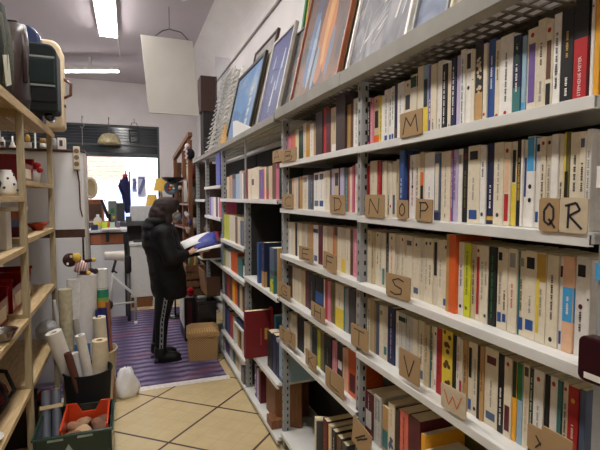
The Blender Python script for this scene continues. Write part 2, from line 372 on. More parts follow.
for z in B_L: shelf(bayB, YP[1] - 0.003, YP[2] + 0.005, PX, z + 0.004, n0=0.036, n1=0.012)
bx(1.245, 1.255, YP[0] - 0.05, YP[1], 0.05, 2.06).build('back_panel', M_BACK, bayA)  # added dark sheet, standing in for the shade behind the books
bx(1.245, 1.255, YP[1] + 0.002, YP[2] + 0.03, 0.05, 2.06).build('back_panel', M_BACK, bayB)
grille(bayA, 0.3, YP[1] + 0.008, 2.102); grille(bayB, YP[1] + 0.012, YP[2], 2.102)
toplip(bayA, 0.28, YP[1] + 0.1, 2.092, 2.148); toplip(bayB, YP[1] + 0.102, YP[2] + 0.01, 2.094, 2.152)
CX = 0.88
post(bayC, YP[3], CX, 0, 1.6, 0.05); post(bayD, YP[4], CX, 0, 2.08); post(bayE, YP[5], CX, 0, 2.08); post(bayE, YP[6], CX, 0, 2.08)
bx(CX + 0.0, CX + 0.012, YP[3] + 0.01, YP[3] + 0.022, 1.6, 2.08).build('pole', M_POST, bayC)
C1_L = [1.575, 0.955, 0.395, 0.03]; C2_L = [1.575, 1.175, 0.90, 0.61, 0.245, 0.03]; D_L = [1.71, 1.375, 0.90, 0.45, 0.03]
for z in C1_L: shelf(bayC, YP[2] + 0.012, YP[3] - 0.006, CX, z, lip=0.03, n0=0.03)
for z in C2_L: shelf(bayD, YP[3] + 0.006 if z < 1.5 else YP[3], YP[4] - 0.006, CX, z, lip=0.03, n0=0.06)
for z in D_L: shelf(bayE, YP[4] + 0.006, YP[5] - 0.006, CX, z, lip=0.03, n0=0.03)
for z in (1.56, 1.0): shelf(bayE, YP[5] + 0.006, YP[6] - 0.006, CX, z, lip=0.03, n0=0.03)
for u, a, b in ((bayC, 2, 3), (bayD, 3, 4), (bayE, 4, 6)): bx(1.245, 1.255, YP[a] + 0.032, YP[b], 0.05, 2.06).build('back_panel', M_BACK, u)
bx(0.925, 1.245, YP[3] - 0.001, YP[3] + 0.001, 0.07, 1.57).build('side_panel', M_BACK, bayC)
bx(0.885, 1.245, YP[6] + 0.03, YP[6] + 0.034, 0.02, 2.08).build('end_panel', mat('brown_end_panel', (72, 56, 48), rough=0.7, noise=0.2), bayE)
M_UNDER = mat('shelf_underside', (190, 188, 182), rough=0.5, noise=0.08, scale=6)
for u, a, b in ((bayC, 2, 3), (bayD, 3, 4), (bayE, 4, 6)):
    y0, y1 = YP[a] + (0.032 if a == 2 else 0.012), YP[b] + (0.0 if b < 6 else 0.0)
    mb = MB(); mb.box(0.855, 1.25, y0, y1, 2.112, 2.116)
    for k in range(5): mb.box(0.9 + k * 0.07, 0.93 + k * 0.07, y0, y1, 2.1, 2.112)
    mb.build('top_shelf', M_UNDER, u); toplip(u, y0, y1, 2.085, 2.128)

# ------------------------------------------------------------------ books
ORD = ['', 'first', 'second', 'third', 'fourth', 'fifth', 'sixth', 'seventh', 'eighth', 'ninth', 'tenth', 'eleventh', 'twelfth', 'thirteenth', 'fourteenth', 'fifteenth', 'sixteenth', 'seventeenth', 'eighteenth', 'nineteenth', 'twentieth']
def cw(c): return WORD.get(c, c)
def letters(mb, z0, z1, wy, c, x=-0.0008, yc=0.0):
    """rows of small printed marks up the spine, too small to read"""
    z = z0
    while z < z1 - 0.003:
        for k in range(random.randint(3, 8)):
            L = random.uniform(0.0018, 0.0034)
            if z + L > z1: break
            a = wy * random.uniform(0.75, 1.0) / 2
            mb.add([(x, yc - a, z), (x, yc + a, z), (x, yc + a, z + L), (x, yc - a, z + L)], [(0, 1, 2, 3)], c)
            z += L + 0.0012
        z += 0.004
def text_mesh(mb, s, size, M, c):
    cu = bpy.data.curves.new('t', 'FONT'); cu.body = s; cu.size = size; cu.align_x = 'CENTER'; cu.align_y = 'CENTER'; cu.resolution_u = 2
    o = bpy.data.objects.new('t', cu); me = bpy.data.meshes.new_from_object(o)
    old = mb.M; mb.M = old @ M
    mb.add([tuple(v.co) for v in me.vertices], [tuple(p.vertices) for p in me.polygons], c); mb.M = old
    bpy.data.objects.remove(o); bpy.data.meshes.remove(me); bpy.data.curves.remove(cu)
def make_book(T, Hh, D, c, marks='', hard=False, text=None):
    """spine at local x=0 facing -x, standing on z=0; returns the cover object with a pages child"""
    mb = MB(); e = min(0.0012, T * 0.2); k = 0.0022 if hard else 0.0007
    T2 = T / 2 - 0.0002
    poly = [(D, -T2), (e, -T2), (0, -T2 + e), (0, T2 - e), (e, T2), (D, T2), (D, T2 - k), (k + e, T2 - k), (k + e, -T2 + k), (D, -T2 + k)]
    n = len(poly)
    vs = [(a, b, 0) for a, b in poly] + [(a, b, Hh) for a, b in poly]
    fs = [(i, (i + 1) % n, n + (i + 1) % n, n + i) for i in range(n)]
    for base in (0, n):
        for q in ((0, 1, 8, 9), (1, 2, 3, 4), (1, 4, 7, 8), (4, 5, 6, 7)): fs.append(tuple(base + i for i in q))
    mb.add(vs, fs, c)
    W = T2 - e * 0.6
    for tk in marks.split():
        ty, rest = tk[0], tk[1:]
        num = ''.join(ch for ch in rest if ch in '0123456789.-'); cn = rest[len(num):]
        if '-' in num: z0, z1 = [float(v) for v in num.split('-')]
        else: z0 = float(num); z1 = z0
        cc = cn or 'black'
        if ty == 'R':   # band right across the spine
            x = -0.0003; mb.add([(x, -T2 + e, z0 * Hh), (x, T2 - e, z0 * Hh), (x, T2 - e, z1 * Hh), (x, -T2 + e, z1 * Hh)], [(0, 1, 2, 3)], cc)
            for s_ in (-1, 1): mb.add([(e, s_ * (T2 + 0.0001), z0 * Hh), (0.02, s_ * (T2 + 0.0001), z0 * Hh), (0.02, s_ * (T2 + 0.0001), z1 * Hh), (e, s_ * (T2 + 0.0001), z1 * Hh)], [(0, 1, 2, 3)], cc)
        elif ty == 'P':   # printed panel
            x = -0.0006; a = W * 0.68; mb.add([(x, -a, z0 * Hh), (x, a, z0 * Hh), (x, a, z1 * Hh), (x, -a, z1 * Hh)], [(0, 1, 2, 3)], cc)
        elif ty == 'E':   # stripe down one edge
            x = -0.0005; mb.add([(x, W * 0.35, z0 * Hh), (x, W, z0 * Hh), (x, W, z1 * Hh), (x, W * 0.35, z1 * Hh)], [(0, 1, 2, 3)], cc)
        elif ty == 'T': letters(mb, z0 * Hh, z1 * Hh, min(T * 0.34, 0.006), cc)
        elif ty == 'D':   # round emblem
            r = min(W * 0.6, 0.005); vs = [(-0.0009, r * math.cos(2 * PI * q / 10), z0 * Hh + r * 1.2 * math.sin(2 * PI * q / 10)) for q in range(10)]
            mb.add(vs, [tuple(range(10))], cc)
        elif ty == 'S':   # spots
            for q in range(14):
                r = W * random.uniform(0.25, 0.45); yy = random.uniform(-0.5, 0.5) * W; zz = random.uniform(z0, z1) * Hh
                mb.add([(-0.0009 - q * 1e-5, yy + r * math.cos(2 * PI * u / 9), zz + r * math.sin(2 * PI * u / 9)) for u in range(9)], [tuple(range(9))], cc)
    if text:
        for s_, fz, size, tc in text:
            M = Matrix.Translation((-0.001, 0, fz * Hh)) @ Matrix(((0, 0, -1, 0), (0, 1, 0, 0), (1, 0, 0, 0), (0, 0, 0, 1)))
            text_mesh(mb, s_, size, M, tc)
    cov = mb.build('hardback_book' if hard else 'paperback_book', M_COVER, fix=False)
    pm = MB(); g = 0.003 if hard else 0.0004
    pm.box(k + e + 0.0004, D - g, -T2 + k + 0.0001, T2 - k - 0.0001, g, Hh - g)
    pm.build('pages', M_PAGE, cov, fix=False)
    return cov

CARDS = {}      # row -> [(phrase, x0, x1)]
def parse(rows, x0, hdef, jit):
    out = []; prev = x0
    for ent in rows.split(';'):
        ent = ent.strip()
        if not ent: continue
        lm = None
        if '!' in ent: ent, lm = ent.split('!'); lm = lm.strip()
        p = ent.split()
        x = float(p[0]); c = p[1]; h = hdef + random.uniform(-jit, jit); mk = []
        for q in p[2:]:
            if q[0].isdigit(): h = float(q) / 1000
            elif q == 'gap': c = None
            else: mk.append(q)
        out.append(dict(a=prev, b=x, c=c, h=h, m=' '.join(mk), lm=lm)); prev = x
    return [b for b in out if b['c'] != 'gap']
NBOOK = 0
def describe(b, T):
    size = 'thick ' if T > 0.033 else 'slim ' if T < 0.0125 else ''
    if b['h'] > 0.226: size = 'tall ' + size.replace('thick ', 'thick ')
    bits = []
    for tk in b['m'].split():
        num = ''.join(ch for ch in tk[1:] if ch in '0123456789.-'); cn = tk[1 + len(num):] or 'black'
        if tk[0] == 'T': bits.append((2, cw(cn) + ' lettering'))
        elif tk[0] == 'P':
            z = sum(float(v) for v in num.split('-')) / 2
            bits.append((1, cw(cn) + (' foot label' if z < 0.33 else ' top panel' if z > 0.66 else ' title panel')))
        elif tk[0] == 'R': bits.append((0, cw(cn) + ' band'))
        elif tk[0] == 'D': bits.append((3, cw(cn) + ' emblem'))
        elif tk[0] == 'S': bits.append((0, cw(cn) + ' spots'))
        elif tk[0] == 'E': bits.append((1, cw(cn) + ' edge'))
    bits.sort()
    return size + cw(b['c']) + ' %s', (' with ' + bits[0][1]) if bits else ''
def shelf_row(key, data, x0, base, X, hdef, jit, depth, where, hardset=(), ylim=None):
    """stand the books of one shelf; each gets a label counted from the nearest card or striking spine"""
    global NBOOK
    books = parse(data, x0, hdef, jit)
    lms = [(ph, a, b, None) for ph, a, b in CARDS.get(key, [])] + [(b['lm'], b['a'], b['b'], i) for i, b in enumerate(books) if b['lm']]
    cs = [(b['a'] + b['b']) / 2 for b in books]
    for i, b in enumerate(books):
        ya, yb = Yat(b['a'], X), Yat(b['b'], X)
        if ylim: ya, yb = min(max(ya, ylim[0]), ylim[1]), min(max(yb, ylim[0]), ylim[1])
        T = max(abs(ya - yb) - 0.0006, 0.004)
        hard = b['c'] in ('maroon', 'darkbrown') or T > 0.05 or i in hardset
        tx_ = [('STEPHENIE MEYER', 0.25, 0.0105, 'white')] if b['lm'] == 'the red and black spine' else None
        o = make_book(T, b['h'], depth * random.uniform(0.94, 1.03), b['c'], b['m'], hard, tx_)
        o.location = (X + random.uniform(-0.002, 0.004) - (0.012 if b['h'] > 0.235 and X > 0.9 else 0), (ya + yb) / 2, base + 0.0003)
        kind = ('hardback' if hard else 'paperback') if key[0] == 'A' else 'book'
        if kind == 'book': o.name = 'book'
        d, w_ = describe(b, T if key[0] == 'A' else 0.02); d = d % kind
        if b['lm']: lab = f"{b['lm'][4:]}, {kind} {where}"
        else:
            best = None
            for ph, a, e, idx in lms:
                if idx is None and a <= cs[i] <= e:
                    ins = [k for k in range(len(cs)) if a <= cs[k] <= e]; r = ins.index(i) + 1
                    cand = (0 + r * 0.1, f'standing behind {ph}' if len(ins) == 1 else f'{ORD[r]} from left behind {ph}')
                elif cs[i] > (e if idx is None else cs[idx]):
                    q = e if idx is None else cs[idx]
                    nn = sum(1 for k in cs if q < k <= cs[i]); cand = (nn + (0.3 if idx is not None else 0), f'{ORD[min(nn, 20)]} right of {ph}')
                else:
                    q = a if idx is None else cs[idx]
                    nn = sum(1 for k in cs if cs[i] <= k < q); cand = (nn + (0.3 if idx is not None else 0), f'{ORD[min(nn, 20)]} left of {ph}')
                if best is None or cand[0] < best[0]: best = cand
            lab = f'{d}{w_}, {best[1]}'
            if len(lab.split()) > 16: lab = f'{d}, {best[1]}'
        tag(o, lab, 'book', 'books ' + where); NBOOK += 1
    return books

# ------------------------------------------------------------------ lettered cardboard cards
STROKE = {
 'A': [[(.15, .1), (.45, .85), (.6, .85), (.8, .1)], [(.25, .4), (.75, .42)]],
 'B': [[(.25, .1), (.28, .88)], [(.28, .86), (.65, .78), (.6, .55), (.3, .5)], [(.3, .5), (.75, .4), (.68, .15), (.25, .1)]],
 'C': [[(.8, .72), (.6, .82), (.3, .65), (.25, .35), (.45, .15), (.8, .2)]],
 'D': [[(.32, .15), (.32, .85)], [(.25, .85), (.6, .82), (.78, .55), (.66, .25), (.28, .14)]],
 'E': [[(.75, .85), (.28, .82), (.25, .15), (.75, .15)], [(.27, .5), (.65, .5)]],
 'F': [[(.75, .82), (.28, .8), (.25, .1)], [(.27, .5), (.68, .5)]],
 'G': [[(.75, .75), (.45, .85), (.25, .5), (.4, .15), (.75, .2), (.75, .45), (.5, .45)]],
 'H': [[(.27, .12), (.28, .85)], [(.72, .12), (.73, .85)], [(.28, .48), (.72, .5)]],
 'I': [[(.5, .15), (.5, .82)], [(.3, .83), (.7, .83)], [(.3, .15), (.7, .15)]],
 'J': [[(.3, .83), (.75, .83)], [(.55, .83), (.55, .3), (.42, .15), (.25, .25)]],
 'K': [[(.3, .12), (.3, .85)], [(.75, .82), (.32, .45), (.78, .12)]],
 'L': [[(.3, .85), (.28, .18), (.75, .16)]],
 'M': [[(.15, .12), (.28, .8), (.5, .4), (.72, .82), (.82, .12)]],
 'N': [[(.22, .12), (.28, .82), (.7, .18), (.75, .85)]],
 'O': [[(.5, .82), (.25, .6), (.25, .3), (.5, .15), (.75, .35), (.72, .65), (.5, .82)]],
 'P': [[(.3, .1), (.3, .85)], [(.2, .82), (.6, .84), (.76, .66), (.6, .48), (.3, .45)]],
 'Q': [[(.5, .84), (.26, .62), (.28, .3), (.52, .2), (.74, .4), (.72, .7), (.5, .84)], [(.5, .38), (.82, .12)]],
 'R': [[(.32, .12), (.34, .82)], [(.2, .76), (.6, .85), (.74, .65), (.36, .48), (.82, .12)]],
 'S': [[(.76, .76), (.55, .85), (.3, .72), (.4, .52), (.68, .42), (.65, .2), (.4, .12), (.2, .2)]],
 'T': [[(.2, .82), (.8, .82)], [(.5, .82), (.48, .12)]],
 'V': [[(.25, .8), (.5, .15), (.75, .82)]],
 'W': [[(.15, .78), (.33, .25), (.5, .65), (.66, .25), (.85, .8)]],
 'X': [[(.32, .68), (.66, .2)], [(.66, .7), (.32, .2)]],
 '~': [[(.2, .25), (.45, .52)], [(.3, .25), (.55, .52)], [(.42, .5), (.68, .78)], [(.55, .5), (.8, .76)]],
}
def card(row, letter, x0, y0, x1, y1, label, X=0.8755, ink=None, tilt=0.0, paper=None, known=True, w=0.0032, part='marker_letter'):
    a, b = onX(x0, (y0 + y1) / 2, X), onX(x1, (y0 + y1) / 2, X)
    xm = (x0 + x1) / 2
    zt_, zb_ = onX(xm, y0, X).z, onX(xm, y1, X).z
    W, Hh = abs(a.y - b.y), zt_ - zb_
    o = None
    mb = MB(); r = 0.004
    poly = [(-W / 2 + r, 0), (W / 2 - r, 0.0), (W / 2, r), (W / 2, Hh - r), (W / 2 - r, Hh), (-W / 2 + r, Hh - 0.001), (-W / 2, Hh - r), (-W / 2, r)]
    mb.prism(poly, 'x', 0, 0.0035)
    o = mb.build('letter_card', paper or M_CARD, None)
    o.location = (X, (a.y + b.y) / 2, zb_); o.rotation_euler = (tilt, 0, 0)
    m2 = MB()
    for st in STROKE[letter]:
        pts = [(-0.0004, W / 2 - u * W, v * Hh) for u, v in st]
        for p, q in zip(pts, pts[1:]): m2.bar(p, q, w, 0.0007, up=(1, 0, 0))
    m2.build(part, ink or M_INK, o)
    tag(o, label, 'card', 'lettered cardboard shelf cards')
    if known: CARDS.setdefault(row, []).append(('the ' + letter + ' card', x0, x1))
    return o
NB = {'A': ('C1', 272.5, 150, 281, 162), 'B': ('B1', 281.5, 149, 296, 162), 'C': ('B2', 282.5, 194, 293, 208.5), 'D': ('B2', 330, 195, 345, 213.5), 'E': ('B3', 299, 247, 313, 261),
      'F': ('B3', 323, 253, 336, 271), 'G': ('B4', 278.5, 283.5, 290, 297), 'H': ('B4', 311, 304.5, 324.5, 319.6), 'I': ('B5', 279.5, 328, 287, 341.5), 'J': ('B5', 287, 331, 295, 345.5),
      'K': ('B5', 305.5, 352, 316, 368), 'L': ('B5', 325.4, 372, 343.5, 392), 'M': ('A1', 400, 111, 422, 136), 'N': ('A2', 365, 194.5, 384, 217.5), 'O': ('A2', 397, 200, 407.5, 219),
      'P': ('A2', 415.5, 199, 432, 221), 'Q': ('A2', 539, 198, 559, 231.5), 'R': ('A2', 559.5, 197.5, 587.5, 233), 'S': ('A3', 386, 275, 410, 298), 'T': ('A4', 351, 327, 368, 348.5),
      'V': ('A4', 399, 352.5, 419.5, 381.5), 'W': ('A4', 441, 388.5, 466, 413.5)}
for L_, (row, x0, y0, x1, y1) in NB.items():
    look = 'pale brown' if L_ in 'RW' else 'brown'
    inkw = 'faint orange' if L_ == 'W' else 'black'
    card(row, L_, x0, y0, x1, y1, f'{look} cardboard shelf card with a handwritten {inkw} letter {L_}', ink=M_INKO if L_ == 'W' else None, paper=M_CARDP if L_ in 'RW' else None,
         tilt={'F': 0.06, 'E': -0.03, 'S': -0.03, 'L': -0.04, 'P': 0.03, 'T': -0.02, 'W': -0.03}.get(L_, 0.0), w=0.005 if L_ in 'RQ' else 0.0042)
CARDS['A4'].append(('the two plain cards', 530, 570))
card('A4', 'X', 527, 430, 555, 456, 'brown cardboard card with a black cross, lower right corner, left of its twin', X=0.8745, known=False)
c_ = card('A4', '~', 541, 433, 572, 459, 'plain brown cardboard card overlapping the crossed card at the lower right corner', X=0.8675, known=False)
bpy.data.objects.remove(c_.children[0])
card('A5', '~', 351.5, 424, 370, 452, 'brown cardboard card with a smudged black stamp, beside the upright maroon book', X=0.876, known=False, tilt=0.12, w=0.007, part='stamp_mark')

# ------------------------------------------------------------------ the books, shelf by shelf (right edge in the photo, colour, height, print)
A1 = '''369.6 black 180 T.25-.9white P.0-.1rose; 372.4 pink 190 D.9red T.1-.5white; 377.6 buff 192 D.9red P.35-.7black R.05-.2orange; 381 yellow 185 T.1-.8olive; 383 white 182;
387 white 200 T.2-.9black P.03-.14blue; 390 white 200 P.03-.14blue T.3-.8darkgrey; 393 white 203 T.4-.9darkgrey P.03-.14blue; 395.6 navy 205 R0-.22brown; 402 white 205 T.3-.8grey; 409 cream 203 P.5-.75black D.92red;
415 ivory 212 R.8-.97darkgreen D.3black; 420.5 cream 232 D.2black; 426 paleblue 228 R0-.42yellow P.4-.8black; 429 purple 222 T.2-.5white; 434.5 cream 218 T.05-.2darkgrey; 439.5 white 222 T.03-.2darkgrey;
444.4 black 205 T.1-.9white; 449 cream 205 T.04-.1black; 454 navy 208 T.2-.9white; 457.6 lilac 212; 462 white 224 T.05-.9slate; 468 white 218 P.75-.95black D.5black; 472 cream 210 T.6-.62black;
480 black 226 R0-.38tan S.38-.8buff !the book with tan foot and cream flower; 484 cream 214 D.1red; 490.6 blue 219 T.4-.8white !the plain blue spine; 496 cream 210 T.5-.9olive D.05red; 509 white 212 T.2-.8darkgrey D.06red;
517.4 navy 200 T.3-.9white R0-.35teal S.6-.95darkgreen; 521.7 paleblue 192 R0-.15skyblue; 531.7 cream 203 P.12-.82purple D.92red; 540 ivory 215 T.5-.75black T.1-.35grey; 547.5 cream 198 P.35-.8brown P.05-.3black D.92red;
555 white 212 T.2-.8darkgrey; 568 black 212 T.5-.8gold T.1-.3white !the all-black spine with gold lettering; 582.2 black 222 R.03-.62red !the red and black spine; 583.4 black 222; 587.5 white 218 D.9red; 593.6 amber 222'''
A2 = '''370 red 202 T.2-.8maroon; 377 cream 220 T.6-.8grey; 380.5 red 216 T.3-.8salmon; 384 ivory 211 E0-1maroon; 386.7 cream 211; 389.4 ivory 204 T.05-.4black; 392 cream 199 D.2red; 395.6 ivory 206 P.05-.4slate;
398.5 buff 212 T.6-.8olive; 402 cream 214 T.3-.8olive; 406.6 blue 240 T.3-.6white !the deep blue spine; 408.4 maroon 224; 415 white 221 T.2-.8red D.5black T.6-.9green; 419.6 cream 221 T.1-.8darkgrey; 424 buff 226 P.2-.5black P.5-.7orange;
434.2 white 221 T.2-.5grey; 440 slate 214 P.15-.85cream R0-.12navy; 449.4 cream 217 T.2-.8grey T.05-.1black; 452 rose 216 T.2-.9white; 457.8 lilac 217 E0-1purple T.3-.9purple; 462 white 217 P.8-.92grey; 467.5 black 218 T.2-.7olive R.85-.93maroon;
479.6 cream 221 P.82-.93black P.05-.17blue T.3-.6grey; 485.3 white 218 T.6-.8darkgrey D.12darkgrey; 493 navy 220 T.2-.5white R.05-.1gold; 502.8 cream 220 T.3-.8grey D.12darkgrey; 509.5 cream 217 P.05-.38red P.4-.8peach D.9red;
515 cream 217 P.52-.9black R0-.5yellow; 520 black 221 R.3-.6olive T.3-.8gold; 522.4 white 218; 526 white 215 P.35-.8blue; 533.6 white 223 R.62-.99skyblue D.45black D.3black !the turquoise-topped spine; 538.6 white 217 P.06-.18blue P.85-.93black;
544 cream 218 D.93red T.3-.7darkgrey; 550 ivory 218 D.93maroon T.3-.7grey; 557 white 220; 562 cream 218 T.3-.5darkgrey; 567.6 olive 221 E0-1yellow P.1-.6black; 578 cream 218 T.4-.8darkgrey; 584.6 cream 217 P.84-.93slate T.4-.7darkgrey; 590 white 220 T.2-.8grey'''
A3 = '''368 black 205; 372 cream 217 T.8-.95darkgrey; 375 buff 212 T.3-.8brown; 380 cream 215 T.4-.6navy D.94brown; 382.4 ivory 213 T.3-.8grey; 386 cream 213 P.05-.35teal; 389.4 black 219 T.3-.8grey; 396 cream 217 T.3-.8salmon D.92brown;
400 ivory 215 T.4-.7grey; 406 cream 217 T.3-.7grey D.92red; 413 cream 217 P.04-.3blue P.84-.92darkgrey; 420 cream 215 P.08-.18slate D.88black; 425 ivory 215 T.3-.8grey; 429 cream 217 D.92black T.2-.7grey; 433.8 cream 217 D.93darkgrey T.3-.6brown;
438.5 ivory 219 P.45-.95black; 444 cream 217 T.3-.7grey; 450 cream 219 P.05-.15blue D.9brown; 459.7 orange 240 E0-1tan !the tall orange spine; 465.5 white 220 T.4-.7darkgrey D.12black; 472.3 lime 220 T.3-.9olive D.12olive !the lime yellow spine;
477 buff 218 T.2-.8brown; 481.5 cream 217 P.08-.85red D.93red; 486 cream 218 T.3-.8grey; 490.6 cream 218 T.5-.8grey D.1darkgrey; 498.6 black 219 T.1-.7green T.7-.9green !the black and green spine; 504.8 cream 220 P.84-.94black P.08-.2blue T.3-.7grey; 510.5 cream 219 P.1-.2blue T.25-.5brown;
519.7 cream 221 P.78-.95grey T.3-.6salmon; 527 cream 218 P.82-.92grey P.07-.22blue T.3-.7olive E0-1teal; 539.4 cream 221 P.8-.93black P.1-.22blue T.3-.5grey; 549.5 cream 220 R.68-.99gold T.3-.6grey E.1-.7yellow; 561.7 cream 218 T.3-.8darkgrey D.08black;
566 white 218 P.06-.2blue P.78-.9maroon; 577.4 peach 220 R.32-.68skyblue T.4-.6white !the peach spine with a blue block; 590 white 223 P.8-.92black T.25-.45black D.5maroon; 594.6 white 219 D.6black'''
A4 = '''371 cream 215 T.3-.8olive; 375 buff 215; 381 slate 213 E0-1tan; 385 cream 213 P.82-.9grey; 389.3 ivory 215 P.1-.25teal; 396.7 navy 219 T.1-.9lilac !the navy spine; 400.3 white 215 T.4-.8grey; 407.7 palegrey 217 R.85-.93black T.3-.8grey; 415 palegrey 215 T.3-.8grey;
420 ivory 214; 426.5 cream 216 T.3-.8navy P.06-.2slate; 432 buff 212 T.4-.8brown; 436 cream 213 E0-1teal T.3-.9darkgrey; 439.3 white 215 D.9red T.1-.2red; 444.7 red 217 T.3-.7maroon; 455.7 yellow 221 S.05-.97brown !the yellow spine with brown spots; 459 black 216;
463 white 215 T.4-.9rose; 466.7 ivory 213 P.1-.4red; 471 tan 215 P.05-.2blue T.4-.8brown; 476 cream 216 P.5-.92black P.05-.2blue; 481.3 cream 217 T.3-.8grey D.1black; 484 black 217; 488.2 tan 217 T.4-.7brown; 502.6 cream 221 P.8-.9maroon P.08-.18slate T.25-.6grey;
509.3 black 218 T.1-.6white; 517.4 cream 217 P.08-.4maroon D.92red; 522.3 amber 214 R.55-1darkgreen; 528 paleblue 213 R.55-1green; 535 cream 218 P.86-.97brown T.2-.7buff; 540 darkgreen 215 T.2-.9palegrey; 551 white 218 D.9red T.3-.6grey; 556.5 black 215;
564.6 white 217 D.92red T.1-.4darkgrey; 569.5 teal 214; 575.6 cream 217 D.92red T.3-.8darkgrey; 587.3 red 213 D.85amber T.2-.6cream !the dark red spine; 594 slate 215'''
shelf_row('A1', A1, 367, 1.827, 0.928, 0.2, 0.004, 0.14, 'on the top shelf, with the M card')
shelf_row('A2', A2, 367, 1.545, 0.928, 0.2, 0.004, 0.14, 'on the shelf with cards N to R')
shelf_row('A3', A3, 366.5, 1.265, 0.930, 0.215, 0.004, 0.145, 'on the shelf with the S card')
shelf_row('A4', A4, 367.5, 0.977, 0.934, 0.215, 0.004, 0.145, 'on the shelf with cards V and W')
B1 = '''290.8 pink 165 T.3-.8cream; 295 salmon 168; 298.3 cream 185 E0-1lime; 302.5 darkgreen 170; 305.8 cream 200 T.2-.8grey; 310 ochre 175 T.3-.8cream; 313.3 white 178 T.2-.8grey; 315.8 tan 180; 322.5 darkbrown 226; 325.8 red 232 !the thin red spine; 330 maroon 222;
337.5 buff 218 T.5-.8brown P.05-.2white; 346.7 darkbrown 262 !the tall dark brown spine; 350 tan 200; 352.6 brown 200; 358.8 white 215 T.1-.9darkgrey'''
B2 = '''288.5 white 180 E0-1grey; 291.3 darkgrey 170; 293.5 peach 182; 295.6 cream 182; 298.4 ivory 182 T.2-.7grey; 302 tan 186 E0-1maroon; 307.6 cream 188 P.8-.95grey T.2-.6darkgrey; 310.5 slate 186; 313.3 darkgrey 186 T.2-.8lilac; 319 white 195 P.1-.25slate T.3-.8grey P.8-.95darkgrey; 324.6 white 196 P.1-.25blue T.3-.8grey P.8-.95darkgrey;
329.6 cream 198 T.3-.8darkgrey; 333.8 lilac 202 E0-1darkgrey; 338.8 buff 202 P.6-.9black; 343.7 lilac 202 E0-1navy; 348 teal 195 T.2-.8palegrey; 352.2 cream 200 E0-1orange; 354.5 rose 205; 358.6 white 212 T.2-.6rose'''
B3 = '''291 white 195 T.4-.9palegrey; 295 cream 198 T.4-.8grey; 301.6 cream 200 T.3-.8brown E0-1black; 304.5 buff 198; 307.5 palegrey 200; 313.3 tan 200 T.4-.8rose; 318.3 white 202 P.05-.2slate R.8-.9navy; 322.5 maroon 205; 326.7 cream 205 T.4-.8tan; 332.5 buff 205 T.3-.9ivory; 337.5 tan 208 E0-1orange R.8-1brown;
341.7 cream 210 T.3-.8buff; 345.8 ivory 208 R0-.3yellow; 350 cream 208 T.3-.8grey; 353.3 brown 208; 358.8 pink 212 T.3-.8white'''
B4 = '''289.5 darkgrey 198; 292 brown 200; 296.7 cream 200 T.3-.8grey; 301 cream 202 T.2-.8tan; 305 buff 200 T.3-.8brown; 309 maroon 203; 315.6 black 205 T.2-.8grey; 323.4 black 206 R.3-.6blue; 328 red 205 E0-1white; 331 pink 203; 336 olive 206 T.2-.8black; 344.6 cream 210 R0-.45yellow T.5-.8darkgrey; 349.5 grey 206 E0-1teal; 355.7 darkgrey 208; 358.6 tan 208'''
B5 = '''290.5 palegrey 185; 296.6 cream 190 T.3-.8grey; 304.2 black 205 T.2-.8darkgrey; 310 cream 195 T.3-.8tan; 315.7 black 198 E0-1grey; 320.8 lime 200 E0-1darkgreen T.3-.8olive; 324.6 olive 198; 332.3 black 205 T.3-.7grey; 337.4 pink 200 T.3-.8cream; 343.3 black 205 P.4-.6white; 349 peach 200 T.3-.8rose; 357.6 orange 212 P.1-.5maroon !the orange spine'''
shelf_row('B1', B1, 286, 1.829, 0.926, 0.2, 0.004, 0.16, 'on the top shelf, with the B card')
shelf_row('B2', B2, 285.5, 1.552, 0.928, 0.2, 0.004, 0.14, 'on the shelf with cards C and D')
shelf_row('B3', B3, 287, 1.268, 0.930, 0.2, 0.004, 0.14, 'on the shelf with cards E and F')
shelf_row('B4', B4, 287.5, 0.995, 0.932, 0.2, 0.004, 0.14, 'on the shelf with cards G and H')
shelf_row('B5', B5, 288, 0.709, 0.934, 0.2, 0.004, 0.14, 'on the shelf with cards I to L')

def single(name_hard, loc, T, h, D, c, marks, label, group=None, rz=0.0, lean=0.0, pitch=0.0, text=None):
    global NBOOK
    o = make_book(T, h, D, c, marks, name_hard, text); NBOOK += 1
    o.location = loc; o.rotation_euler = (lean, pitch, rz)
    return tag(o, label, 'book', group)
# floor-level shelf of the nearest bay
z5 = 0.607
A5 = [(366.4, 375.2, 'maroon', 0.268, 'P.2-.6white T.62-.97white', 'upright maroon book with big white lettering beside the stamped card', True),
      (376, 383.5, 'palegrey', 0.26, 'T.1-.9white P.5-.95grey', 'grey and white book standing right of the upright maroon book', False),
      (385, 390.6, 'tan', 0.225, 'R.1-.5teal', 'tan and teal spine, second right of the upright maroon book', False),
      (390.8, 397.5, 'cream', 0.232, 'T.6-.9salmon S.1-.4slate', 'cream spine with blue foot pattern, third right of the upright maroon book', False),
      (398, 402.6, 'darkbrown', 0.225, '', 'dark narrow spine between the cream spine and the salmon spine at the bottom', True),
      (403, 411.5, 'salmon', 0.22, 'T.1-.9black', 'salmon pink spine with black lettering on the lowest visible shelf', False),
      (412, 424, 'maroon', 0.2, 'T.2-.8darkbrown', 'thick dark maroon spine right of the salmon spine on the lowest shelf', True),
      (425, 429.5, 'amber', 0.17, '', 'narrow orange-yellow spine left of the cream book lying at the bottom', False)]
TOP5 = [394, 398, 409, 406, 412, 413.5, 421, 438]
for (a, b, c, h, mk, lab, hd), ty_ in zip(A5, TOP5):
    h = onX((a + b) / 2, ty_, 0.93).z - z5
    ya, yb = Yat(a, 0.93), Yat(b, 0.93)
    single(hd, (0.93, (ya + yb) / 2, z5), abs(ya - yb) - 0.001, h, 0.17, c, mk, lab, 'books on the lowest shelf of the nearest bay')
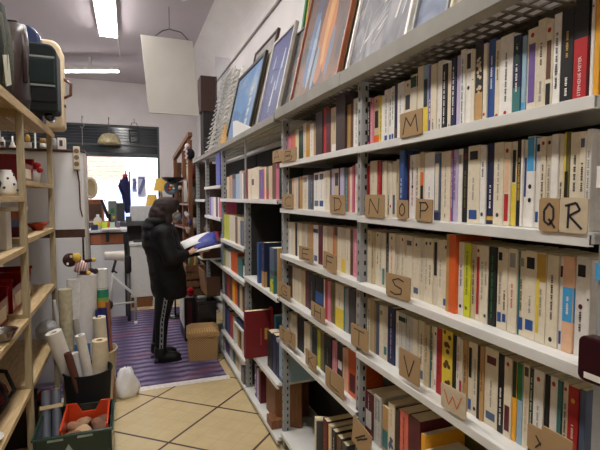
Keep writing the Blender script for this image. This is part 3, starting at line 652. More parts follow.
# books lying in the lowest shelf
def lying(loc, T, h, D, c, marks, label, rz=0.0, hard=False, group='books lying on the lowest shelves', tilt=0.0):
    """lies flat: spine towards the aisle"""
    o = make_book(T, h, D, c, marks, hard); global NBOOK; NBOOK += 1
    o.matrix_world = Matrix.Translation(loc) @ Matrix.Rotation(rz, 4, 'Z') @ Matrix.Rotation(tilt, 4, 'Y') @ Matrix.Rotation(-PI / 2, 4, 'X') @ Matrix.Translation((0, -T / 2, -h / 2))
    return tag(o, label, 'book', group)
yl = Yat(452, 0.95)
for k, (c, T, mk, lab) in enumerate([('darkbrown', 0.05, '', 'dark book at the bottom of the flat pile right of the salmon spine'), ('black', 0.03, 'T.2-.8cream', 'black book under the cream book in the flat pile at the bottom'),
                                     ('maroon', 0.022, '', 'dark red book under the cream one in the flat pile at the bottom')]):
    lying((0.945 + 0.004 * k, yl, z5 + [0, 0.051, 0.082][k]), T, 0.2, 0.15, c, mk, lab, hard=True)
lying((0.935, yl + 0.005, z5 + 0.1055), 0.045, 0.19, 0.14, 'cream', 'T.2-.7black', 'thick cream book with black lettering lying on the bottom pile', rz=0.05)
for k in range(4):
    lying((1.1 + 0.004 * k, 1.28 - 0.012 * k, z5 + 0.001 + 0.0605 * k), 0.059, 0.24, 0.13, ['olive', 'brown', 'olive', 'buff'][k], '',
          ['lowest', 'second lowest', 'second highest', 'topmost'][k] + ' book of the dim flat pile behind the maroon book', hard=True, group='books piled at the back of the lowest shelf')
# lowest shelf of the second bay: a leaning cover and a row with page tops showing
z6 = 0.1215
yb6 = Yat(312, 0.93)
o = single(False, (0.915, Yat(316, 0.92), z6), 0.035, 0.31, 0.23, 'cream', '', 'book with a dark portrait cover leaning by the grey post at the bottom', 'books on the lowest shelf of the second bay', rz=-0.42)
mb = MB(); mb.M = Matrix.Translation((0, -0.0025, 0)) @ Matrix.Diagonal((1.2, 1, 1.25, 1)); mb.add([(0.008, -0.0152, 0.01), (0.185, -0.0152, 0.01), (0.185, -0.0152, 0.24), (0.008, -0.0152, 0.24)], [(0, 1, 2, 3)], 'darkgrey')
mb.add([(0.07, -0.0155, 0.06), (0.15, -0.0155, 0.04), (0.16, -0.0155, 0.17), (0.12, -0.0155, 0.21), (0.08, -0.0155, 0.17)], [(0, 1, 2, 3, 4)], (196, 150, 130))
mb.add([(0.06, -0.0157, 0.1), (0.085, -0.0157, 0.05), (0.1, -0.0157, 0.2), (0.13, -0.0157, 0.225), (0.07, -0.0157, 0.22)], [(0, 1, 2, 3, 4)], 'black')
mb.build('cover_portrait', M_COVER, o, fix=False)['label'] = 'dark portrait printed on the cover'
for k, (c, T, mk, lab) in enumerate([('maroon', 0.055, 'T.3-.9salmon', 'dark red book second in the row behind the portrait cover'), ('cream', 0.03, 'E0-1amber', 'cream and yellow spine between the dark red and the black books at the bottom'),
                                     ('black', 0.045, 'T.4-.9white', 'black book with white lettering near the stamped card at the bottom'), ('brown', 0.05, '', 'brown book last in the bottom row before the stamped card'),
                                     ('darkgrey', 0.05, '', 'dark grey book half hidden behind the stamped card')]):
    yy = 2.1 - sum([0.058, 0.033, 0.048, 0.053, 0.053][:k]) - T / 2
    single(True, (0.93 + 0.004 * k, yy, z6), T, 0.345 - 0.008 * k, 0.25, c, mk, lab, 'books on the lowest shelf of the second bay')

# far bays
CARDS['C1'] = [('the A card', 272, 281)]
CC = '''229.7 buff 205; 232.3 tan 215 T.3-.8brown; 235.7 black 222 R0-.8slate; 239.7 paleblue 215 T.3-.8white; 242.3 palegrey 235; 246 black 215 E0-1white; 248.3 red 240 !the red spine by the pole; 251 cream 232; 254.3 cream 234 P.45-.65brown; 259 cream 235 T.3-.8tan;
263.7 purple 212 T.3-.8lilac; 266.3 cream 222 E0-1orange; 269 red 222 R.3-1olive; 272.3 buff 222 T.2-.8salmon; 275.7 brown 235; 279 rose 232 !the pink spine; 281 darkgreen 200'''
shelf_row('C1', CC, 227, 1.605, 0.895, 0.2, 0.004, 0.16, 'on the far shelf left of the A card', ylim=(2.69, 4.485))
C2a = '229 lime 240 T.3-.8green !the lime green spine; 235 cream 245 D.6brown; 237 brown 240; 239.7 cream 240 E0-1ochre; 243.7 slate 210 T.2-.7white; 245.6 tan 220 D.6red'
C2b = '228.3 cream 175 E0-1lime T.3-.8green; 230.3 white 170; 237 orange 190 !the orange spine; 241.6 teal 165; 245.6 black 160 P.1-.7white'
C2c = '226 darkgrey 220; 229 red 230 T.2-.6cream; 231.5 brown 225; 234 amber 220 !the amber spine below the orange one; 236.5 orange 220 T.3-.8cream; 239 darkbrown 220; 241.5 buff 215; 244 brown 210'
C2d = '225.5 navy 250; 228.5 blue 245 T.3-.8white; 231.5 red 235 T.2-.8cream !the red spine left of the album; 233.5 buff 230'
C2e = '224.5 lilac 195; 228.5 purple 185 T.3-.8lilac !the purple spine near the basket; 231 palegrey 150; 233.8 teal 180; 237.5 buff 175; 240 white 150; 243 cream 140'
shelf_row('C2a', C2a, 223.5, 1.205, 0.895, 0.2, 0.004, 0.17, 'on the shelf level with the magazine', ylim=(3.585, 4.485))
shelf_row('C2b', C2b, 223.5, 0.93, 0.895, 0.2, 0.004, 0.17, 'on the shelf below the magazine', ylim=(3.585, 4.485))
shelf_row('C2c', C2c, 223.5, 0.64, 0.895, 0.2, 0.004, 0.17, 'on the shelf above the blue ledge', ylim=(3.585, 4.485))
shelf_row('C2d', C2d, 223, 0.275, 0.895, 0.2, 0.004, 0.17, 'on the shelf behind the wicker basket', ylim=(3.585, 4.485))
shelf_row('C2e', C2e, 223, 0.06, 0.895, 0.15, 0.004, 0.15, 'on the floor-level shelf by the basket', ylim=(3.585, 4.485))
D1 = '211 purple 215; 213.2 lilac 215; 215.5 white 212; 218 maroon 215; 221 rose 210 E0-1white'
CARDS['D1'] = [('the grey post past the magazine', 222.5, 224)]
shelf_row('D1', D1, 209, 1.405, 0.895, 0.2, 0.004, 0.16, 'on the short shelf above the magazine', ylim=(4.54, 5.48))
# third bay, big picture books
single(True, (0.885, Yat(257.5, 0.885), 0.9855), 0.05, 0.30, 0.22, 'blue', 'T.3-.8skyblue', 'tall blue spine, left edge of the picture books below the dark gap', 'picture books in the third bay')
o = single(True, (0.88, Yat(262.5, 0.88), 0.9855), 0.07, 0.315, 0.24, 'navy', 'D.85lilac T.55-.75lilac R0-.35tan', 'tall navy picture book with pale lettering below the dark gap', 'picture books in the third bay')
o = single(True, (0.88, Yat(271.5, 0.88), 0.9855), 0.10, 0.30, 0.22, 'teal', 'R.55-1slate S.05-.3lime R.4-.5darkgrey', 'thick picture book with blue top and green landscape, below the dark gap', 'picture books in the third bay')
single(True, (0.885, Yat(277.6, 0.885), 0.9855), 0.03, 0.305, 0.22, 'tan', 'T.3-.8brown', 'thin brown picture book at the right end below the dark gap', 'picture books in the third bay')
single(False, (0.99, Yat(280.3, 0.9) - 0.02, 0.9855), 0.02, 0.33, 0.15, 'teal', '', 'narrow teal spine half behind the grey post below the dark gap', 'picture books in the third bay')
# red album and neighbours
zr = 0.4255
al = single(True, (0.785, 3.21, zr + 0.001), 0.05, 0.352, 0.2, (124, 26, 32), '', 'red album with gold label jutting out of the shelf towards the aisle', 'large books beside the red album')
bx(0.196, 0.212, -0.0262, 0.024, 0.004, 0.362, (196, 48, 48)).build('bright_edge', M_COVER, al)
bx(0.147, 0.177, -0.0258, -0.0252, 0.13, 0.215, 'gold').build('gold_label', M_COVER, al)
mb = MB(); letters(mb, 0.09, 0.22, 0.008, 'salmon'); t_ = mb.build('cover_lettering', M_COVER, al, fix=False); t_.location = (0.118, -0.0254, 0); t_.rotation_euler = (0, 0, PI / 2)
for xa, xb, c, h, mk, lab in ((266.6, 271.5, 'black', 0.26, '', 'black large spine just right of the red album'), (271.8, 275.5, 'navy', 0.27, 'T.5-.8slate', 'dark navy large spine, second right of the red album'),
                              (275.8, 278.3, 'navy', 0.265, 'R.9-1palegrey', 'narrow navy spine, third right of the red album'), (278.6, 282.3, 'paleblue', 0.30, 'R.0-.1slate D.3navy', 'pale blue large spine below the I card')):
    ya, yb = Yat(xa, 0.9), Yat(xb, 0.9); single(True, (0.9, (ya + yb) / 2, zr), abs(ya - yb) - 0.002, h, 0.22, c, mk, lab, 'large books beside the red album')
bk = single(True, (0.93, 2.93, zr), 0.06, 0.33, 0.2, 'skyblue', '', 'bright blue book standing behind the red album', 'large books beside the red album')
bk.location = (0.985, 3.10, zr)
# items at the bottom of the third bay
zb_ = 0.0605
for k, (xa, c, h, lab) in enumerate([(254.5, 'purple', 0.25, 'purple magazine spine left of the brown boards, bottom of the third bay'), (256.5, 'lilac', 0.24, 'pale lilac magazine spine left of the brown boards, bottom of the third bay'), (258.4, 'maroon', 0.25, 'maroon magazine spine next to the brown boards, bottom of the third bay')]):
    single(False, (0.9, Yat(xa, 0.9), zb_), 0.045, h, 0.2, c, 'S.1-.9white' if k == 0 else 'T.2-.8navy', lab, 'magazines at the bottom of the third bay')
mb = MB(); mb.box(0, 0.012, -0.11, 0.11, 0, 0.3); mb.box(0.013, 0.25, -0.11, -0.095, 0, 0.3); mb.box(0.013, 0.25, 0.095, 0.11, 0, 0.3)
o = mb.build('wooden_box', M_BROWNWOOD, bevel=0.002); o.location = (0.92, 3.0, zb_); tag(o, 'brown wooden box standing at the bottom of the third bay', 'box')
o = bx(0, 0.02, -0.17, 0.17, 0, 0.34).build('wooden_board', M_BROWNWOOD, bevel=0.003); o.location = (0.89, 2.66 + 0.1, zb_); o.rotation_euler = (0, 0, 1.1); tag(o, 'tall brown wooden board by the grey post at the bottom shelf', 'board')
o.location = (0.985, 2.80, zb_ + 0.001); o.rotation_euler = (0, 0, 0.9); o.scale = (1, 0.55, 0.94)
o = bx(-0.04, 0.04, -0.06, 0.06, 0, 0.06).build('wood_block', M_BROWNWOOD, bevel=0.003); o.location = (0.915, 2.82 - 0.0, zb_); tag(o, 'small wood block on the bottom shelf in front of the brown boards', 'block'); o.location = (0.905, 2.86, zb_)
p = onZ(243, 396, 0.06)
mb = MB(); mb.box(-0.035, 0.035, -0.05, 0.05, 0, 0.13); mb.box(-0.037, -0.035, -0.04, 0.04, 0.01, 0.12, m=0)
o = mb.build('metal_box', mat('grey_tin', (120, 122, 124), rough=0.35, metal=0.6), bevel=0.004); o.location = (0.90, 3.63, 0.061); tag(o, 'small grey metal box at the foot of the post, bottom shelf', 'box')

# ================================================================== FRAMED PICTURES ON TOP OF THE SHELVES
def artmat(name, stops, scale=3.0, dist=2.0, stretch=(1, 1, 1), detail=5):
    m = bpy.data.materials.new(name); m.use_nodes = True; nt = m.node_tree; b = nt.nodes['Principled BSDF']
    tc = nt.nodes.new('ShaderNodeTexCoord'); mp = nt.nodes.new('ShaderNodeMapping'); mp.inputs['Scale'].default_value = stretch
    ns = nt.nodes.new('ShaderNodeTexNoise'); ns.inputs['Scale'].default_value = scale; ns.inputs['Distortion'].default_value = dist; ns.inputs['Detail'].default_value = detail
    cr = nt.nodes.new('ShaderNodeValToRGB'); e = cr.color_ramp.elements
    while len(e) < len(stops): e.new(0.5)
    for q, (p, c) in zip(e, stops): q.position = p; q.color = col(c)
    nt.links.new(tc.outputs['Object'], mp.inputs['Vector']); nt.links.new(mp.outputs['Vector'], ns.inputs['Vector']); nt.links.new(ns.outputs['Fac'], cr.inputs['Fac']); nt.links.new(cr.outputs['Color'], b.inputs['Base Color'])
    b.inputs['Roughness'].default_value = 0.5
    return m
TOPZ = 2.118
def picture(label, yl, yr, xb, h, fw, fcol, art, slope=0.23, glass=True, zb=TOPZ, mount=None, deco=None, depth=0.022, group='framed pictures on top of the shelving'):
    if xb < 0.93: yl, yr, h, xb = yl * 1.033, yr * 1.033, h * 1.04, xb + 0.03
    L = math.atan(slope); s, c = math.sin(L), math.cos(L); W = yl - yr
    t = thing('framed_picture', label, 'picture', (xb, yl, zb), 0, group)
    M = Matrix(((0, s, -c, 0), (-1, 0, 0, 0), (0, c, s, 0), (0, 0, 0, 1)))
    t.rotation_euler = M.to_euler()
    fr = MB(); fr.box(0, fw, 0, h, 0, depth); fr.box(W - fw, W, 0, h, 0, depth); fr.box(fw, W - fw, 0, fw, 0, depth); fr.box(fw, W - fw, h - fw, h, 0, depth)
    fr.build('frame', mat('frame_' + fcol, fcol, rough=0.4, noise=0.15, scale=20), t, bevel=0.002)
    bx(0.002, W - 0.002, 0.002, h - 0.002, -0.004, 0.004).build('backing', M_CARD, t)
    if mount:
        bx(fw * 0.9, W - fw * 0.9, fw * 0.9, h - fw * 0.9, 0.0045, 0.008).build('mount', mat('mount_' + str(mount), mount, rough=0.9), t); mw = mount_w
    else: mw = 0
    bx(fw + mw, W - fw - mw, fw + mw, h - fw - mw, 0.0085, 0.010).build('picture_sheet', art, t)
    if deco: deco(t, W, h)
    if glass: bx(fw * 0.9, W - fw * 0.9, fw * 0.9, h - fw * 0.9, 0.0145, 0.0155).build('glass', M_GLASS, t)
    return t
mount_w = 0.03
def streaks(cols, n, z=0.0108, ang=1.3, spread=0.3, wid=(0.004, 0.02)):
    def f(t, W, h):
        mb = MB()
        for k in range(n):
            u, v = random.uniform(0.1, 0.9) * W, random.uniform(0.12, 0.75) * h; L = random.uniform(0.08, 0.3) * h; a = ang + random.uniform(-spread, spread); w = random.uniform(*wid)
            du, dv = math.cos(a) * L, math.sin(a) * L
            if not (0.06 * W < u + du < 0.94 * W and v + dv < 0.93 * h): continue
            mb.add([(u - w / 2, v, z + k * 1e-5), (u + w / 2, v, z + k * 1e-5), (u + du + w * 0.2, v + dv, z + k * 1e-5), (u + du - w * 0.2, v + dv, z + k * 1e-5)], [(0, 1, 2, 3)], random.choice(cols))
        mb.build('painted_strokes', M_PAINT, t, fix=False)
    return f
def oils(t, W, h):
    mb = MB()
    def blob(u, v, ru, rv, c, k, lean=0.1):
        mb.add([(u * W + ru * W * math.cos(q * PI / 8) + lean * rv * h * math.sin(q * PI / 8) * 0.3, v * h + rv * h * math.sin(q * PI / 8), 0.0106 + k * 2e-5) for q in range(16)], [tuple(range(16))], c)
    blob(.55, .4, .12, .3, (196, 120, 60), 1); blob(.6, .45, .07, .26, (226, 168, 92), 2); blob(.66, .34, .05, .2, (214, 128, 52), 3); blob(.28, .36, .08, .24, (96, 128, 170), 4); blob(.34, .3, .04, .2, (168, 190, 214), 5)
    blob(.58, .66, .05, .09, (206, 150, 96), 6); blob(.3, .62, .06, .08, (60, 76, 116), 7); blob(.72, .24, .05, .14, (120, 128, 144), 8); blob(.45, .2, .04, .12, (150, 172, 196), 9)
    mb.build('painted_figures', M_PAINT, t, fix=False)
picture('large orange-brown framed painting of blurred orange and blue figures', 2.53, 1.885, 0.9, 0.98, 0.018, 'brown', artmat('art_warm', [(0.3, (30, 36, 66)), (0.42, (72, 58, 62)), (0.52, (128, 82, 48)), (0.62, (150, 96, 54)), (0.75, (60, 48, 50))], 3.2, 1.5, (1, 0.5, 1)), deco=oils)
MATS['frame_brown'].node_tree.nodes['Vector Math'].inputs[0].default_value = tuple(rgb(150, 82, 48)[:3])
picture('white framed silvery poster with white scrawled marks, right of the orange painting', 1.80, 1.335, 0.9, 0.80, 0.016, 'white', artmat('art_silver', [(0.3, (70, 70, 78)), (0.5, (132, 132, 140)), (0.7, (196, 194, 198))], 6, 2.5, (1, 0.4, 1)), deco=streaks(['white', 'white', (206, 170, 150), 'palegrey', 'darkgrey'], 46, ang=1.0, spread=0.9))
picture('grey framed blue print at the right end of the picture row', 1.31, 1.125, 0.9, 0.6, 0.012, 'grey', artmat('art_blue_soft', [(0.3, (96, 108, 136)), (0.6, (146, 158, 182))], 5))
picture('cream edged print just right of the grey framed blue print', 1.115, 0.86, 0.9, 0.55, 0.012, 'cream', artmat('art_rosy', [(0.3, (176, 150, 140)), (0.6, (206, 198, 190))], 5))
picture('pale framed violet-blue painting between the brown and orange framed pictures', 3.235, 2.765, 0.9, 0.655, 0.02, 'palegrey', artmat('art_violet', [(0.3, (36, 48, 110)), (0.5, (62, 76, 150)), (0.7, (92, 106, 178))], 2.5, 1.0), deco=streaks([(120, 150, 205), (160, 180, 220), (214, 224, 240)], 10, ang=1.45, spread=0.1, wid=(0.02, 0.05)))
picture('thin grey framed dark poster half hidden behind the orange painting', 2.88, 2.56, 0.962, 0.60, 0.01, 'grey', artmat('art_grey_print', [(0.3, (70, 72, 80)), (0.5, (118, 116, 118)), (0.7, (150, 120, 104))], 6, 2), deco=streaks(['white', 'palegrey', (190, 110, 70)], 18, ang=0.2, spread=0.5, wid=(0.01, 0.02)))
picture('brown framed picture with a pale mount behind the black framed poster', 4.1, 3.42, 0.955, 0.84, 0.022, 'darkbrown', artmat('art_pale', [(0.3, (150, 146, 144)), (0.7, (196, 190, 186))], 4))
def whiteletters(t, W, h):
    mb = MB()
    for k in range(4):
        u0, v0 = W * 0.70, h * (0.16 + 0.13 * k)
        for q in range(3): mb.bar((u0 + 0.02 * q, v0, 0.011), (u0 + 0.05 + 0.015 * q, v0 + 0.05, 0.011), 0.014, 0.0006, up=(0, 0, 1))
        mb.bar((u0, v0 + 0.05, 0.0112), (u0 + 0.07, v0 + 0.06, 0.0112), 0.014, 0.0006, up=(0, 0, 1))
    mb.build('white_lettering', M_PAINT, t, fix=False)
picture('black framed blue poster with white lettering on top of the far shelves', 4.36, 3.43, 0.895, 0.67, 0.035, 'black', artmat('art_bluewhite', [(0.35, (74, 128, 190)), (0.5, (118, 164, 212)), (0.62, (196, 204, 212))], 1.6, 0.6), deco=whiteletters)
picture('green and yellow edged dark picture standing behind the violet-blue painting', 2.98, 2.4, 1.06, 1.02, 0.03, 'green', artmat('art_dark', [(0.3, (40, 40, 46)), (0.6, (92, 84, 80))], 4), slope=0.16, mount='yellow')
# wire racks, wood strip, white card
def wire_rack(label, y0, y1, xb, h, slope, n):
    t = thing('wire_rack', label, 'rack', (xb, y1, TOPZ), 0, 'wire display racks at the far end')
    L = math.atan(slope); s, c = math.sin(L), math.cos(L)
    t.rotation_euler = Matrix(((0, s, -c, 0), (-1, 0, 0, 0), (0, c, s, 0), (0, 0, 0, 1))).to_euler(); W = y1 - y0
    mb = MB(); mb.tube([(0, 0, 0), (0, h, 0)], 0.016, 'white'); mb.tube([(W, 0, 0), (W, h, 0)], 0.016, 'white'); mb.tube([(0, h, 0), (W, h, 0)], 0.012, 'palegrey'); mb.tube([(0, 0.012, 0), (W, 0.012, 0)], 0.01, 'palegrey')
    mb.build('rack_frame', M_PAINT, t, smooth=True)
    mb = MB()
    for k in range(n): v = (k + 0.7) * h / (n + 0.4); mb.tube([(0, v, 0.005), (W, v, 0.005)], 0.009, 'palegrey', seg=6); mb.tube([(0, v, 0.005), (0, v, 0.05), (W, v, 0.05), (W, v, 0.005)], 0.006, 'palegrey', seg=6)
    mb.build('wires', M_PAINT, t, smooth=True)
    for u in (W * 0.33, W * 0.66):
        m2 = MB(); m2.tube([(u, 0, 0.004), (u, h, 0.004)], 0.005, 'palegrey', seg=6); m2.build('upright_wire', M_PAINT, t, smooth=True)
wire_rack('pale wire rack leaning on the wall beside the black framed poster', 4.60, 4.98, 0.93, 0.85, 0.24, 15)
wire_rack('pale wire rack farthest along the shelf top, left of its twin', 5.12, 5.6, 0.93, 1.0, 0.24, 17)
a = bx(-0.2, 0.2, -0.006, 0.006, 0, 0.6).build('acrylic_sheet', glass_mat('clear_acrylic', (0.93, 0.94, 0.95), 1.0, 0.06), bevel=0.002)
a.location = (1.02, 5.08, TOPZ + 0.45); a.location.z = TOPZ; a.scale = (0.42, 1, 1.75); tag(a, 'clear acrylic sheet standing upright between the two wire racks', 'sheet')
mb = MB(); mb.prism([(0, 0), (0.16, 0), (0.16, 0.16), (0.12, 0.26), (0.07, 0.17), (0, 0.05)], 'x', 0, 0.02)
o = mb.build('wooden_bracket', mat('ochre_wood', (196, 152, 84), rough=0.55, noise=0.2), bevel=0.002); o.location = (0.89, 4.40, TOPZ); o.rotation_euler = (0, 0.2, 0); o.scale = (1, 2.0, 1.0); tag(o, 'pale ochre wooden piece leaning left of the black framed poster', 'wood')
mb = MB(); mb.prism([(0, 0), (0.62, 0), (0.62, 0.16), (0.5, 0.15), (0, 0.02)], 'x', 0, 0.012)
o = mb.build('white_board', M_WPLASTIC, bevel=0.002); o.location = (0.872, 3.32, TOPZ + 0.002); tag(o, 'low white board standing in front of the black framed poster', 'board')

# hanging board
pc = [onY(142, 35, 5.3), onY(193, 33, 5.3), onY(200, 112, 5.3), onY(150, 113, 5.3)]
t = thing('hanging_board', 'blank off-white board hanging from the ceiling on a cord', 'board', ((pc[0].x + pc[1].x) / 2 + 0.02, 5.3, (pc[0].z + pc[3].z) / 2))
W2 = (pc[1].x - pc[0].x) / 2; H2 = (pc[0].z - pc[3].z) / 2
mb = MB(); mb.add([(-W2 - 0.035, -0.01, H2), (W2 - 0.025, -0.01, H2), (W2 + 0.035, -0.01, -H2), (-W2 + 0.035, -0.01, -H2), (-W2 - 0.035, 0.012, H2), (W2 - 0.025, 0.012, H2), (W2 + 0.035, 0.012, -H2), (-W2 + 0.035, 0.012, -H2)],
                  [(0, 1, 2, 3), (7, 6, 5, 4), (4, 5, 1, 0), (5, 6, 2, 1), (6, 7, 3, 2), (7, 4, 0, 3)])
mb.build('panel', mat('shaded_white_board', (180, 176, 168), rough=0.8, noise=0.04, scale=4), t, bevel=0.003)  # white board greyed: the shade on its backlit face is in the colour
hk = onY(169, 12, 5.3)
mb = MB(); hx, hz = hk.x - t.location.x, CZ - t.location.z - 0.14
mb.tube([(-W2 * 0.6, 0, H2), (-W2 * 0.3, 0, H2 + 0.07), (hx, 0, hz - 0.1), (W2 * 0.45, 0, H2 + 0.08), (W2 * 0.75, 0, H2)], 0.006, 'darkgrey', seg=6); mb.tube([(hx, 0, hz - 0.1), (hx, 0, CZ - t.location.z)], 0.004, 'darkgrey', seg=6)
mb.build('cord', M_PAINT, t)
# dark wood panel beyond the shelves
a, b = onY(199, 75, 6.0), onY(216, 112, 6.0)
t = thing('dark_cupboard', 'dark brown wooden cupboard on the far shelf top behind the hanging board', 'cupboard', ((a.x + b.x) / 2 + 0.02, 6.12, TOPZ))
hw = (b.x - a.x) / 2
bx(-hw, hw, -0.12, 0.15, b.z - TOPZ, a.z - TOPZ).build('upper_panel', mat('deep_brown', (58, 34, 28), rough=0.4, noise=0.15), t, bevel=0.004)
mb = MB(); mb.box(-hw + 0.03, hw, -0.1, 0.15, 0.0, b.z - TOPZ)
mb.build('body', mat('black_brown', (34, 28, 28), rough=0.6), t)
mb = MB()
for k in range(7): mb.box(-hw + 0.04, hw - 0.01, -0.107, -0.1, 0.02 + 0.04 * k, 0.045 + 0.04 * k, 'darkgrey')
mb.build('louvred_front', M_PAINT, t)

# ================================================================== LEFT WOODEN SHELVING
ws = thing('wooden_shelving_unit', 'pine shelving unit along the left side, suitcases on its top', 'shelving', (-0.74, 2.9, 0))
def wpart(name, x0, x1, y0, y1, z0, z1, m): o = bx(x0 + 0.74, x1 + 0.74, y0 - 2.9, y1 - 2.9, z0, z1).build(name, m, ws, bevel=0.002); return o
for y in (1.88, 2.875, 3.885):
    wpart('post', -0.567, -0.533, y, y + 0.04, 0, 2.105, M_PINEV); wpart('post', -0.96, -0.926, y, y + 0.04, 0, 2.105, M_PINEV)
for zt_n, y0, y1 in ((1.625, 1.921, 2.874), (1.345, 1.921, 2.874), (0.94, 1.921, 2.874), (0.535, 1.921, 2.874), (0.13, 1.921, 2.874), (1.715, 2.916, 3.884), (1.385, 2.916, 3.884), (0.955, 2.916, 3.884), (0.54, 2.916, 3.884), (0.13, 2.916, 3.884)):
    wpart('shelf', -0.955, -0.535, y0, y1, zt_n - 0.03, zt_n, M_PINE)
for x0, x1 in ((-0.96, -0.83), (-0.82, -0.69), (-0.68, -0.528)): wpart('top_plank', x0, x1, 1.86, 3.945, 2.106, 2.128, M_PINE)
wpart('front_rail', -0.532, -0.518, 1.86, 3.945, 2.07, 2.105, M_PINE)
for y in (1.922, 2.917): wpart('cross_rail', -0.925, -0.57, y, y + 0.02, 2.06, 2.105, M_PINE)
wpart('back_panel', -0.975, -0.962, 1.88, 3.93, 0.05, 2.0, mat('shaded_wall_back', (104, 96, 90), rough=0.9, noise=0.1, scale=4))  # wall in shade behind the planks, its darkness put into the colour
ZT = 2.129
def case(name, label, x0, x1, y0, y1, z0, z1, c, r=0.06, m=None, group='cases on top of the pine shelving'):
    """a case standing on edge: rounded outline in x-z, thin in y"""
    t = thing(name, label, 'suitcase', ((x0 + x1) / 2, (y0 + y1) / 2, z0), 0, group)
    hw, hy, h = (x1 - x0) / 2, (y1 - y0) / 2, z1 - z0
    poly = []
    for cx_, cz_, a0 in ((hw - r, h - r, 0), (-hw + r, h - r, 90), (-hw + r * 0.4, r * 0.4, 180), (hw - r * 0.4, r * 0.4, 270)):
        rr = r if cz_ > h / 2 else r * 0.4
        for k in range(7): q = math.radians(a0 + 15 * k); poly.append((cx_ + rr * math.cos(q), cz_ + rr * math.sin(q)))
    mb = MB(); mb.prism(poly, 'y', -hy, hy, c); mb.build('shell', m or M_MATTE, t, bevel=min(0.018, hy * 0.4), seg=3)
    return t, hw, hy, h
t, hw, hy, h = case('suitcase', 'dark green and black soft suitcase on the pine shelf top', -0.93, onY(57, 80, 3.4).x, 3.40, 3.60, ZT + 0.05, onY(38, 42, 3.4).z, (13, 24, 25))
mb = MB(); mb.box(-hw + 0.05, hw + 0.002, -hy - 0.012, -hy + 0.01, 0.06, h * 0.36, (12, 18, 20)); mb.box(-hw + 0.04, hw - 0.01, -hy - 0.022, -hy + 0.01, h * 0.4, h * 0.77, (14, 32, 31))
mb.build('front_pocket', M_MATTE, t, bevel=0.01)
for z in (h * 0.38, h * 0.79):
    mb = MB(); mb.box(-hw + 0.05, hw - 0.01, -hy - 0.018, -hy - 0.004, z - 0.006, z + 0.006, (150, 156, 156)); mb.build('zip', M_GLOSS, t)
for x in (-hw + 0.06, hw - 0.06):
    mb = MB(); mb.tube([(x, -0.06, -0.02), (x, 0.06, -0.02)], 0.028, 'black', seg=14); mb.build('wheel', M_GLOSS, t, smooth=True)
t, hw, hy, h = case('suitcase', 'navy hard-shell suitcase top showing behind the dark green suitcase', -0.98, onY(41, 60, 3.64).x, 3.64, 3.8, ZT + 0.002, onY(30, 25, 3.66).z, (50, 62, 96), r=0.1, m=M_GLOSS)
mb = MB(); mb.tube([(-0.08, 0, h - 0.005), (-0.06, 0, h + 0.03), (0.06, 0, h + 0.03), (0.08, 0, h - 0.005)], 0.01, 'black'); mb.build('handle', M_GLOSS, t, smooth=True)
t, hw, hy, h = case('suitcase', 'cream suitcase with a brown leather handle, at the far end of the pine shelf top', -0.93, onY(62, 80, 3.83).x, 3.83, 4.03, ZT + 0.002, onY(48, 39, 3.83).z, (206, 186, 152), r=0.08)
mb = MB(); mb.tube([(hw - 0.002, 0, h * 0.38), (hw + 0.045, 0, h * 0.42), (hw + 0.05, 0, h * 0.55), (hw - 0.002, 0, h * 0.6)], 0.011, 'brown'); mb.build('handle', M_GLOSS, t, smooth=True)
mb = MB(); mb.box(hw - 0.004, hw + 0.01, -0.02, 0.02, h * 0.27, h * 0.3, 'darkgrey'); mb.build('latch', M_GLOSS, t)
mb = MB(); mb.box(-hw + 0.1, hw + 0.001, -0.004, 0.004, 0.03, h - 0.09, 'tan'); mb.build('seam', M_MATTE, t)
# leather bag and strapped holdall
def softbag(name, label, ctr, size, c, m, cat='bag'):
    t = thing(name, label, cat, ctr)
    sx, sy, sz = size; vs = []; N_, K = 9, 20
    mb = MB(); prof = []
    for i in range(N_):
        v = i / (N_ - 1); w = (0.86 + 0.14 * math.sin(PI * min(v * 1.4, 1))) * (1 - 0.55 * max(0, v - 0.7) / 0.3)
        prof.append((w, v))
    for w, v in prof:
        for k in range(K):
            a = 2 * PI * k / K; ca, sa = math.cos(a), math.sin(a)
            e = 0.5; px = abs(ca) ** e * (1 if ca > 0 else -1); py = abs(sa) ** e * (1 if sa > 0 else -1)
            j = 1 + 0.05 * math.sin(5 * a + 7 * v) * math.sin(PI * v)
            vs.append((sx / 2 * px * j * (0.97 if v < 0.05 else 1), sy / 2 * py * w * j, sz * v))
    fs = [(i * K + k, i * K + (k + 1) % K, (i + 1) * K + (k + 1) % K, (i + 1) * K + k) for i in range(N_ - 1) for k in range(K)]
    fs += [tuple(range(K - 1, -1, -1)), tuple((N_ - 1) * K + k for k in range(K))]
    mb.add(vs, fs, c); mb.build('body', m, t, smooth=True)
    return t
t = softbag('leather_bag', 'worn dark brown leather bag on the pine shelf top, before the green suitcase', (-0.74, 3.02, ZT + 0.001), (0.44, 0.30, 0.46), (74, 52, 48), mat('worn_leather', (56, 40, 37), rough=0.42, noise=0.25, scale=9, bump=0.3))
mb = MB(); mb.box(-0.16, 0.17, -0.015, 0.015, 0.455, 0.475, (180, 168, 150)); mb.build('clasp_bar', M_GLOSS, t, bevel=0.004)
mb = MB(); mb.tube([(0.2, -0.05, 0.40), (0.222, -0.1, 0.25), (0.226, -0.12, 0.12)], 0.012, (46, 30, 28)); mb.build('strap', M_MATTE, t, smooth=True)
t = softbag('holdall', 'grey-green canvas holdall with light straps at the upper left edge', (-0.74, 2.62, ZT + 0.001), (0.40, 0.28, 0.42), (44, 46, 42), M_CLOTH)
